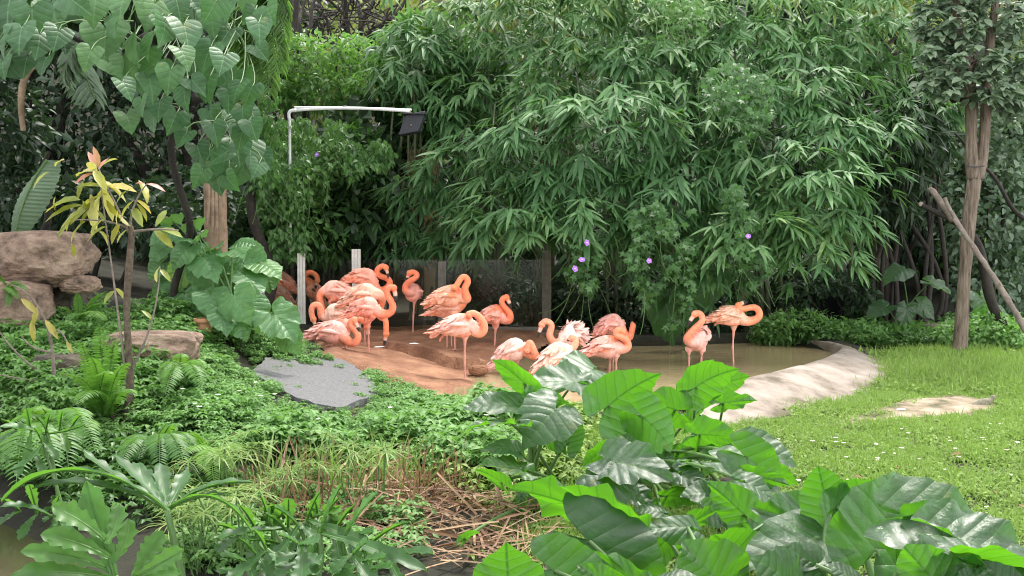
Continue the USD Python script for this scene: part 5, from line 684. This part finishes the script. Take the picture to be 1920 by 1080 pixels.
cutleaf(t, [(62, .1, [(217, 1085), (190, 1000), (162, 902)]), (54, .0, [(195, 1010), (150, 975), (97, 948)]), (52, 0, [(205, 1045), (140, 1015), (76, 1002)]), (50, -.05, [(212, 1072), (120, 1040), (38, 1034)]), (44, .1, [(200, 1020), (216, 985), (224, 945)]), (44, .1, [(210, 1055), (235, 1015), (240, 972)]), (50, -.1, [(215, 1085), (100, 1072), (20, 1082)])], 3.5, .72, 2, (.1, -.8, .6)); cutleaf(t, [(50, .1, [(250, 1082), (275, 1040), (306, 996)]), (46, 0, [(250, 1084), (310, 1050), (345, 1030)]), (44, 0, [(255, 1090), (310, 1078), (340, 1075)])], 3.55, .7, 3, (.1, -.8, .6)); rib(t, [(240, 1160), (225, 1110), (216, 1080)], 3.5); rib(t, [(245, 1160), (250, 1120), (250, 1080)], 3.55)
t = Thing('lobed_leaf_plant', 'lobed plant at the bottom with arching glossy leaves before the straw', 'plant', bs(600, 3.9))
for k, (h, e, d, w, tn) in enumerate([((560, 985), (480, 1070), 3.9, 34, .35), ((575, 975), (700, 1030), 3.95, 36, .35), ((600, 1000), (800, 1070), 3.8, 38, .25), ((540, 990), (400, 1010), 3.95, 34, .3), ((585, 970), (640, 960), 4.2, 30, .8), ((560, 1020), (560, 1100), 3.6, 38, .4), ((660, 1040), (720, 1110), 3.6, 38, .3), ((500, 1030), (420, 1090), 3.7, 34, .35), ((500, 975), (530, 950), 4.2, 34, .9)]): randleaf(t, h, e, d, 4, w, tn, 60 + k); rib(t, [(600 + 8 * k - 40, 1180), ((600 + h[0]) / 2, (1130 + h[1]) / 2), h], d, .012)
t = Thing('lobed_leaf_plant', 'lobed plant hanging over the dark water at the left edge', 'plant', np.array([*P(60, 900, 5.2)[:2], -.1]))
for k, (h, e, d, w, tn) in enumerate([((85, 815), (0, 800), 5.3, 22, .6), ((90, 812), (160, 795), 5.3, 22, .75), ((100, 970), (0, 950), 4.9, 26, .15), ((80, 830), (20, 880), 5.2, 22, .4), ((100, 965), (130, 1000), 4.9, 22, .2)]): randleaf(t, h, e, d, 3, w, tn, 80 + k); rib(t, [(110 + 6 * k, 990), (105, (990 + h[1]) / 2), h], d, .010)
# ---------------------------------------------------------------- ferns
def fern(label, base, fronds, tone, seed, w=.22, group=None):
    rng = np.random.default_rng(seed); t = Thing('fern', label, 'fern', base, group)
    for fx, fy, d in fronds:
        a = np.array(base) + rng.normal(size=3) * [.03, .03, 0]; b = P(fx, fy, d); L = np.linalg.norm(b - a); rc = spline([a, (a + b) / 2 + [0, 0, .17 * L], b], 22); rch = tube(rc, np.linspace(.006, .002, 22), 4); n = 84; u = np.linspace(.08, 1, n); p = np.stack([np.interp(u, np.linspace(0, 1, 22), rc[:, i]) for i in range(3)], -1); tg = nrm(np.gradient(p, axis=0)); lat = nrm(np.cross(tg, [0, 0, 1.]) + 1e-3); s = np.where(np.arange(n) % 2, 1., -1.)[:, None]
        V, F, Lv = batch(LONGL, p, lat * s + tg * .35 - [0, 0, .12] + rng.normal(size=(n, 3)) * .05, np.cross(lat, tg) + rng.normal(size=(n, 3)) * .1, rng.uniform(.8, 1.15, n) * w * .40 * L * np.sin(np.pi * (.08 + .9 * u)) ** .7 + .01, np.clip(tone + rng.normal(size=n) * .08 + rng.normal() * .08, 0, 1), .6); v, f, l = cat([(V, F, Lv), (*rch, np.tile([0, .5, tone], (len(rch[0]), 1)))]); put(t, 'frond', (v, f), M['fern'], l)
gp = lambda x, y: ground(x, y)[0]
fern('upright light green sword fern left of the sapling trunk', gp(195, 790), [(150, 640, 8.7), (185, 610, 8.8), (215, 640, 8.7), (120, 700, 8.4), (240, 680, 8.5), (100, 740, 8.2), (170, 670, 8.3), (205, 700, 8.2), (140, 760, 8.0), (255, 740, 8.3)], .6, 531)
fern('fern with spreading fronds over the dark bank at the left', gp(110, 850), [(20, 800, 7.4), (60, 770, 7.6), (110, 790, 7.4), (160, 810, 7.2), (20, 850, 7.1), (70, 880, 6.9), (180, 850, 7.1), (130, 890, 6.8)], .35, 532)
fern('dark fern in the shade below the sapling foot', gp(300, 850), [(230, 830, 7.8), (260, 860, 7.5), (340, 800, 7.9), (370, 850, 7.6), (300, 890, 7.2), (220, 880, 7.3), (350, 890, 7.2)], .2, 533)
fern('yellow green fern with hanging fronds in front of the herbs', gp(400, 880), [(345, 850, 7.5), (380, 880, 7.3), (440, 860, 7.5), (425, 890, 7.3), (360, 810, 7.9), (455, 840, 7.7), (400, 900, 7.2)], .9, 534, .3)
fern('small bright fern growing under the big boulder', P(150, 600, 11), [(110, 575, 10.8), (145, 550, 10.9), (205, 570, 10.8), (190, 550, 10.9), (125, 600, 10.6), (200, 600, 10.6)], .65, 535, .32)
fern('fern hanging at the left edge between the boulders', P(10, 545, 10.9), [(40, 530, 10.7), (-10, 510, 10.8), (35, 560, 10.6), (15, 575, 10.6), (50, 545, 10.6)], .45, 536, .3)
fern('fern at the right foot of the wide flat stone', gp(340, 730), [(300, 700, 9.2), (340, 670, 9.4), (385, 690, 9.3), (380, 730, 8.9), (310, 740, 8.8)], .5, 537)
fern('feathery fern above the dark water at the left', gp(60, 880), [(10, 870, 6.8), (40, 840, 6.9), (90, 850, 6.9), (30, 910, 6.4), (100, 900, 6.5)], .3, 538)
# ---------------------------------------------------------------- sapling and bare shrub
rng = np.random.default_rng(541); SD = gp(240, 795)[1]; t = Thing('sapling', 'young tree with yellow green and reddish leaves standing left of the pale elephant ears', 'sapling', gp(240, 795)); put(t, 'trunk', tube(spline([P(238, 805, SD), P(241, 650, SD), P(238, 560, SD), P(246, 440, SD), P(244, 425, SD)], 40), [.042, .034, .028, .034, .025], 10), M['sapbark'])
for a, b, c in [((236, 700), (215, 540), (186, 330)), ((248, 690), (285, 600), (300, 500)), ((244, 440), (225, 400), (182, 310)), ((245, 430), (250, 390), (275, 345)), ((244, 432), (220, 420), (140, 412)), ((246, 435), (300, 430), (335, 432))]: put(t, 'branch', tube(spline([P(*a, SD), P(*b, SD - .05), P(*c, SD - .1)], 14), [.014, .009, .005], 6), M['greybark'])
for ax, ay, tx, ty, tn in [(150, 375, 82, 376, .3), (155, 385, 84, 396, .35), (165, 390, 100, 420, .4), (190, 350, 145, 340, .45), (190, 355, 215, 400, .65), (185, 370, 165, 412, .7), (200, 375, 220, 410, .6), (200, 365, 150, 372, .5), (180, 378, 130, 405, .45), (190, 340, 240, 365, .85), (195, 345, 225, 355, .83), (200, 350, 245, 345, .8), (275, 345, 307, 350, .98), (270, 345, 255, 340, .96), (255, 375, 285, 392, .72), (150, 412, 120, 415, .5), (160, 415, 125, 440, .4), (200, 425, 160, 440, .35), (250, 405, 270, 420, .5), (250, 390, 262, 412, .4), (225, 420, 205, 450, .6), (240, 430, 215, 445, .5), (300, 430, 335, 432, .4), (290, 432, 320, 455, .5), (182, 320, 160, 300, .95), (180, 315, 168, 285, .97), (184, 312, 180, 280, .94), (188, 315, 208, 290, .98), (182, 322, 140, 312, .86), (176, 325, 140, 335, .92), (120, 300, 100, 302, .85), (186, 318, 196, 296, .96), (300, 500, 285, 520, .3), (300, 505, 318, 520, .4), (215, 545, 195, 560, .3), (216, 540, 235, 555, .35), (285, 600, 270, 580, .3)]:
    V, F, L = frame_leaf(LONGL, P(ax, ay, SD + rng.normal() * .05), P(tx, ty, SD + rng.normal() * .1), (rng.normal() * .3, -.5, .9), tn, 1.0, 1.1); put(t, 'leaf', (V, F), M['sapling'], L)
for k in range(26):
    ax, ay = rng.normal(205, 42), rng.normal(395, 28); u = rng.normal(); V, F, L = frame_leaf(LONGL, P(ax, ay, SD + rng.normal() * .12), P(ax + 42 * math.sin(u) - 8, ay + 22 + 16 * rng.random(), SD + rng.normal() * .12), (rng.normal() * .3, -.5, .9), rng.uniform(.25, .6), .85, .8); put(t, 'leaf', (V, F), M['sapling'], L)
bd = gp(100, 760); t = Thing('bare_shrub', 'nearly leafless shrub with pale twigs at the left below the boulders', 'shrub', bd); d_ = bd[1]; put(t, 'stem', tube(spline([P(104, 775, d_), P(102, 720, d_), P(96, 640, d_), P(80, 590, d_)], 16), [.022, .02, .014, .006], 7), M['greybark'])
for a, b, c in [((102, 716), (50, 712), (-10, 700)), ((100, 715), (30, 660), (-5, 615)), ((104, 718), (140, 690), (165, 675)), ((96, 650), (60, 560), (10, 530)), ((92, 640), (110, 620), (125, 640)), ((98, 660), (60, 650), (40, 630))]: put(t, 'branch', tube(spline([P(*a, d_), P(*b, d_ - .1), P(*c, d_ - .15)], 12), [.012, .009, .005], 6), M['greybark'])
for ax, ay, tx, ty in [(85, 600, 108, 632), (125, 640, 135, 660), (60, 600, 62, 640), (40, 560, 70, 585), (70, 575, 60, 610)]: V, F, L = frame_leaf(LONGL, P(ax, ay, d_ - .1), P(tx, ty, d_ - .15), (.2, -.8, .5), .8, .8); put(t, 'leaf', (V, F), M['sapling'], L)
# terracotta pot
pt = gp(382, 605); pp = P(382, 603, 12.0); pr = trimesh.creation.revolve(np.array([[0, 0], [.085, 0], [.10, .13], [.12, .13], [.12, .17], [.10, .17], [.095, .05], [0, .05]]), sections=24); solo('flower_pot', (np.array(pr.vertices) + [pp[0], pp[1], pp[2] - .13], pr.faces), M['terracotta'], 'small terracotta pot half hidden below the pale elephant ears', 'pot', smooth=40)
# ---------------------------------------------------------------- sedges, straw, grass and herbs
rng = np.random.default_rng(551)
protos = []
for k in range(4):
    r = np.random.default_rng(k + 5); path = f'/World/Looks/sedge_{k}'; x = stage.CreateClassPrim(f'/World/_sedge_source_{k}'); t = Thing.__new__(Thing); t.path, t.base = str(x.GetPath()), np.zeros(3); ns = 5; s_, w_ = [], []
    for j in range(ns):
        top = np.array([r.normal() * .12, r.normal() * .12, r.uniform(.3, .52)]); foot = np.array([r.normal() * .04, r.normal() * .04, -.03]); put(t, 'stem', tube(spline([foot, (foot + top) / 2 + [0, 0, .02], top], 6), .0045, 4), M['stalk']); n = 13; a = np.arange(n) / n * 6.283 + r.uniform(0, 6); y = np.c_[np.cos(a), np.sin(a), r.uniform(-.1, .6, n)]
        V, F, L = batch(GRASSB, np.repeat(top[None], n, 0), y, np.tile([0, 0, 1.], (n, 1)), r.uniform(.13, .21, n), np.clip(r.normal(.6, .2, n), 0, 1), .8); put(t, 'leaf_whorl', (V, F), M['sedge'], L)
    protos.append(t.path)
def copies(name, label, cate, group, src, pts, rng, s=(.8, 1.2)):
    for p in pts:
        x = UsdGeom.Xform.Define(stage, numbered('/World', name)); x.AddTranslateOp().Set(Gf.Vec3d(*map(float, p))); x.AddRotateZOp().Set(float(rng.uniform(0, 360))); k = rng.uniform(*s); x.AddScaleOp().Set(Gf.Vec3f(k, k, k)); x.GetPrim().GetReferences().AddInternalReference(src[rng.integers(len(src))]); x.GetPrim().SetInstanceable(True); tag(x.GetPrim(), label=label, category=cate, group=group)
sp = np.vstack([poisson([(420, 880), (560, 850), (720, 870), (760, 930), (640, 930), (470, 940), (380, 940), (330, 900)], 50, rng), poisson([(330, 990), (440, 970), (480, 1050), (380, 1090)], 42, rng)]); copies('umbrella_sedge', 'umbrella sedge with thin stems and whorled leaves between herbs and straw', 'sedge', 'umbrella sedges by the straw', protos, [ground(x, min(y + 55, 1078))[0] for x, y in sp], rng)
def scatter(poly_px, per_m2, rng, minus=(), wz=None):
    g = ground(*np.array(poly_px, float).T)[:, :2]; pg = shapely.Polygon(g).buffer(0)
    for m in minus: pg = pg.difference(m)
    x0, y0, x1, y1 = pg.bounds; n = int(pg.area * per_m2); q = np.c_[rng.uniform(x0, x1, n * 4 + 40), rng.uniform(y0, y1, n * 4 + 40)]; q = q[shapely.contains_xy(pg, q[:, 0], q[:, 1])][:n]; return np.c_[q, H(q)]
def instancer(name, label, cate, protos, pos, rng, mat, s=(.8, 1.25), tilt=.0, scales=None):
    pi = UsdGeom.PointInstancer.Define(stage, numbered('/World', name)); paths = []
    for k, (V, F, L) in enumerate(protos):
        pth = f'{pi.GetPath()}/source/{name}_piece' + (f'_{k:03d}' if k else ''); UsdGeom.Scope.Define(stage, f'{pi.GetPath()}/source'); m = usdkit.mesh(stage, pth, (V, F), mat, smooth=True); UsdGeom.PrimvarsAPI(m).CreatePrimvar('luv', Sdf.ValueTypeNames.Float3Array, 'vertex').Set(Vt.Vec3fArray.FromNumpy(np.asarray(L, np.float32))); paths.append(pth)
    n = len(pos); pi.CreatePrototypesRel().SetTargets(paths); pi.CreateProtoIndicesAttr(Vt.IntArray.FromNumpy(rng.integers(0, len(paths), n).astype(np.int32))); pi.CreatePositionsAttr(Vt.Vec3fArray.FromNumpy(pos.astype(np.float32))); a = rng.uniform(0, 2 * np.pi, n); pi.CreateOrientationsAttr([Gf.Quath(float(math.cos(x / 2)), 0, 0, float(math.sin(x / 2))) for x in a])
    sc = (rng.uniform(*s, n) if scales is None else scales).astype(np.float32); pi.CreateScalesAttr(Vt.Vec3fArray.FromNumpy(np.c_[sc, sc, sc])); tag(pi.GetPrim(), label=label, category=cate, kind='stuff')
def herbp(seed, h, n, size, tone):
    r = np.random.default_rng(seed); m = n; z = h * r.random(m) ** .6; rad = .16 * np.sqrt(r.random(m)); a = r.uniform(0, 6.283, m); c = np.c_[rad * np.cos(a), rad * np.sin(a), z]; tri = np.repeat(c, 3, 0); ph = np.tile([0, 2.1, -2.1], m) * .55 + np.repeat(r.uniform(0, 6.283, m), 3); y = np.c_[np.cos(ph), np.sin(ph), r.normal(size=3 * m) * .25 - .1]; zt = np.tile([0, 0, 1.], (3 * m, 1)) + r.normal(size=(3 * m, 3)) * .3
    return batch(OVATE2, tri, y, zt, size * r.uniform(.7, 1.25, 3 * m), np.clip(tone + .45 * (np.repeat(z / h, 3) - .6) + r.normal(size=3 * m) * .13, 0, 1))
HERB = [herbp(s, .28 - .03 * s, 56, .058, [.32, .48, .6, .72][s]) for s in range(4)]; LOW = [herbp(20 + s, .13, 50, .042, .55) for s in range(3)]
OPEN = shapely.union_all([MUD, SLAB])
def near(pos, lo=.35, reach=1.5): return (.55 + .9 * sstep((meshkit.fbm(pos * 1.1, 3, 77) - .3) / .4)) * rng.uniform(.7, 1.25, len(pos)) * np.interp(-pdist2(OPEN, pos), [0, reach], [lo, 1.])
def pdist2(g, pos): return -shapely.distance(g, shapely.points(pos[:, :2]))
def lawnp(seed):
    r = np.random.default_rng(seed); m = 130; c = np.c_[r.uniform(-.24, .24, (m, 2)), r.uniform(.0, .05, m)]; tri = np.repeat(c, 3, 0); ph = np.tile([0, 2.09, 4.19], m) + np.repeat(r.uniform(0, 6.283, m), 3); y = np.c_[np.cos(ph), np.sin(ph), r.normal(size=3 * m) * .3]; A = batch(OVATE2, tri, y, np.tile([0, 0, 1.], (3 * m, 1)) + r.normal(size=(3 * m, 3)) * .35, .027 * r.uniform(.6, 1.3, 3 * m), np.clip(r.normal(.5, .22, 3 * m), 0, 1), 1.3)
    g = 170; p = np.c_[r.uniform(-.24, .24, (g, 2)), np.full(g, -.01)]; B = batch(GRASSB, p, np.c_[r.normal(size=(g, 2)) * .6, np.ones(g)], r.normal(size=(g, 3)), r.uniform(.05, .13, g), np.clip(r.normal(.6, .25, g), 0, 1), 1.); return cat([A, B])
LAWN = [lawnp(s) for s in range(4)]; gone = [POND.buffer(.02), RIM, MUD.buffer(-.25)]
def edge_scale(pos, big): return big
lp = scatter([(880, 775), (1310, 790), (1700, 720), (1610, 660), (1780, 650), (1990, 640), (1990, 1079), (1000, 1079), (960, 960), (830, 900)], 17, rng, gone + [DIRT.buffer(-.12)]); instancer('lawn_grass', 'short clover and grass of the lawn', 'grass', LAWN, lp, rng, M['lawn'], scales=rng.uniform(.7, 1.2, len(lp)) * (.6 + .8 * meshkit.fbm(lp * 1.4, 3, 55)))
lp2 = scatter([(1880, 755), (1990, 745), (1990, 640), (1640, 665), (1690, 730)], 16, rng, [RIM, DIRT.buffer(.1)]); instancer('lawn_grass', 'longer grass at the shaded back of the lawn', 'grass', LAWN, lp2, rng, M['lawn'], (1.1, 1.9))
hp = scatter([(-60, 640), (180, 640), (250, 690), (370, 680), (450, 630), (575, 655), (650, 700), (715, 735), (800, 762), (960, 772), (1000, 850), (930, 930), (780, 900), (560, 870), (430, 880), (330, 860), (200, 830), (-60, 790)], 62, rng, [SLAB.buffer(-.28), MUD.buffer(-.15), POND]); instancer('herb_cover', 'dense bright green leafy herbs covering the bank on the left', 'ground cover', HERB, hp, rng, M['herb'], scales=near(hp))
hp = scatter([(640, 760), (900, 765), (1080, 790), (1080, 900), (960, 960), (840, 930), (700, 900)], 60, rng, [POND]); instancer('herb_cover', 'low pale green herbs between the clay bank and the straw', 'ground cover', LOW, hp, rng, M['lawn'], scales=1.25 * near(hp, .3, 1.8))
hp = scatter([(640, 700), (700, 715), (760, 735), (830, 755), (930, 760), (880, 775), (740, 765), (690, 730)], 22, rng, [POND]); instancer('herb_cover', 'thin herbs creeping over the front edge of the clay', 'ground cover', LOW, hp, rng, M['herb'], (.3, .7))
hp = scatter([(680, 698), (770, 722), (810, 752), (720, 748), (690, 725)], 60, rng, [POND]); instancer('herb_cover', 'small herbs between the grey slab and the clay', 'ground cover', LOW, hp, rng, M['herb'], (.5, 1.))
hp = scatter([(-60, 470), (60, 520), (200, 610), (280, 600), (460, 600), (460, 640), (250, 690), (-60, 660)], 40, rng, []); instancer('herb_cover', 'herbs growing round the boulders', 'ground cover', HERB, hp, rng, M['herb'], (.7, 1.3))
hp = scatter([(-60, 800), (200, 830), (340, 870), (340, 1000), (120, 960), (60, 900), (-60, 895)], 34, rng, []); instancer('herb_cover', 'shaded seedlings on the dark bank above the ditch', 'ground cover', LOW, hp, rng, M['shrub'], (.8, 1.7))
hp = scatter([(330, 930), (500, 900), (640, 930), (760, 980), (760, 1078), (330, 1078)], 26, rng, []); instancer('herb_cover', 'herbs and seedlings among the straw', 'ground cover', LOW, hp, rng, M['herb'], (.8, 1.4))
hp = scatter([(1420, 655), (1600, 650), (1920, 645), (1990, 620), (1990, 600), (1420, 630)], 30, rng, [POND, RIM]); instancer('herb_cover', 'shaded weeds along the rear edge of the lawn', 'ground cover', HERB, hp, rng, M['shrub'], (.6, 1.1))
fl = batch(blade([0, .6, 1], [.4, 1, .4], .7, .2, .1), np.zeros((5, 3)), np.c_[np.cos(np.arange(5) * 1.257), np.sin(np.arange(5) * 1.257), np.full(5, .35)], np.tile([0, 0, 1.], (5, 1)), .02, np.zeros(5)); stm = tube([[0, 0, -.25], [0, 0, 0]], .0025, 3)
fp = scatter([(300, 700), (560, 680), (800, 770), (960, 790), (940, 900), (560, 860), (330, 830)], 5.5, rng, [SLAB.buffer(.95), MUD.buffer(.9)]); fp[:, 2] += rng.uniform(.22, .34, len(fp)); instancer('white_flower', 'tiny white flowers dotted over the herbs on the left bank', 'flowers', [fl], fp, rng, M['whitepetal'], (.8, 1.6))
fp = scatter([(1440, 830), (1900, 800), (1990, 1079), (1650, 1079), (1500, 930)], 7, rng, []); fp[:, 2] += .06; instancer('white_flower', 'tiny white clover flowers dotted over the lawn', 'flowers', [fl], fp, rng, M['whitepetal'], (.6, 1.3))
# straw heap
q = scatter([(440, 960), (520, 925), (700, 915), (860, 912), (1000, 935), (1030, 1000), (1000, 1078), (840, 1078), (740, 1040), (560, 1000)], 210, rng); n = len(q); a = rng.uniform(0, 6.283, n); y = np.c_[np.cos(a), np.sin(a), rng.normal(size=n) * .22]; q[:, 2] += rng.uniform(.0, .13, n)
V, F, L = batch(blade([0, .5, 1], [1, 1, .8], .028, .6, .06), q, y, np.tile([0, -.2, 1.], (n, 1)) + rng.normal(size=(n, 3)) * .4, rng.uniform(.15, .62, n), np.clip(rng.normal(.5, .27, n), 0, 1), rng.uniform(.6, 1.6, n)); solo('straw', (V, F), M['straw'], 'dry reddish straw and dead stalks heaped in front of the elephant ears', 'straw', L, kind='stuff')
q = scatter([(420, 930), (560, 900), (760, 895), (900, 900), (900, 960), (700, 990), (450, 1010)], 210, rng); n = len(q); y = np.c_[rng.normal(size=(n, 2)) * .28, np.ones(n)]; V, F, L = batch(blade([0, .5, 1], [1, .9, .4], .035, .5, .08), q, y, rng.normal(size=(n, 3)), rng.uniform(.12, .42, n), np.clip(rng.normal(.4, .25, n), 0, 1), rng.uniform(.6, 1.3, n)); solo('dead_stems', (V, F), M['straw'], 'upright cut dead sedge stems at the back of the straw', 'dead stems', L, kind='stuff')
q = scatter([(400, 930), (560, 900), (760, 900), (840, 900), (760, 940), (560, 960), (430, 1000)], 150, rng); n = len(q); V, F, L = batch(GRASSB, q, np.c_[rng.normal(size=(n, 2)) * .45, np.ones(n)], rng.normal(size=(n, 3)), rng.uniform(.25, .5, n), np.clip(rng.normal(.6, .2, n), 0, 1), rng.uniform(.4, .8, n)); solo('sedge_grass', (V, F), M['sedge'], 'pale green fine grass blades standing behind the straw', 'grass', L, kind='stuff')
# shed feathers and fallen leaves
for k, (x, y, lab, s) in enumerate([(768, 695, 'white feather lying in the crack of the clay bank', .15), (845, 661, 'white feather on the clay below the preening bird', .12), (702, 693, 'long pinkish feather at the front edge of the clay', .16), (1680, 776, 'white feather on the worn earth of the lawn', .13), (635, 657, 'pale feather on the clay beside the crouching bird', .12)]):
    g = ground(x, y)[0]; g[2] = mz(g[0], g[1]) + .02 + .02 * (k == 3); V, F, L = batch(blade([0, .3, .7, 1], [.3, 1, .9, .1], .3, .3, .05), g[None], np.array([[1, .25, .05]]), np.array([[0, -.3, 1.]]), [s], [.5]); solo('feather', (V, F), M['feather_white'], lab, 'feather')
q = scatter([(1400, 830), (1900, 790), (1950, 1000), (1650, 1070), (1500, 930)], .9, rng); lab = 'small brown curled dead leaf lying on the lawn'
for p in q[:30]: a = rng.uniform(0, 6.28); V, F, L = batch(OVATE, p[None] + [0, 0, .07], np.array([[math.cos(a), math.sin(a), .1]]), np.array([[.3, -.3, 1.]]), [rng.uniform(.06, .11)], [.5]); solo('dead_leaf', (V, F), M['litter'], lab, 'dead leaf', group='dead leaves on the lawn')
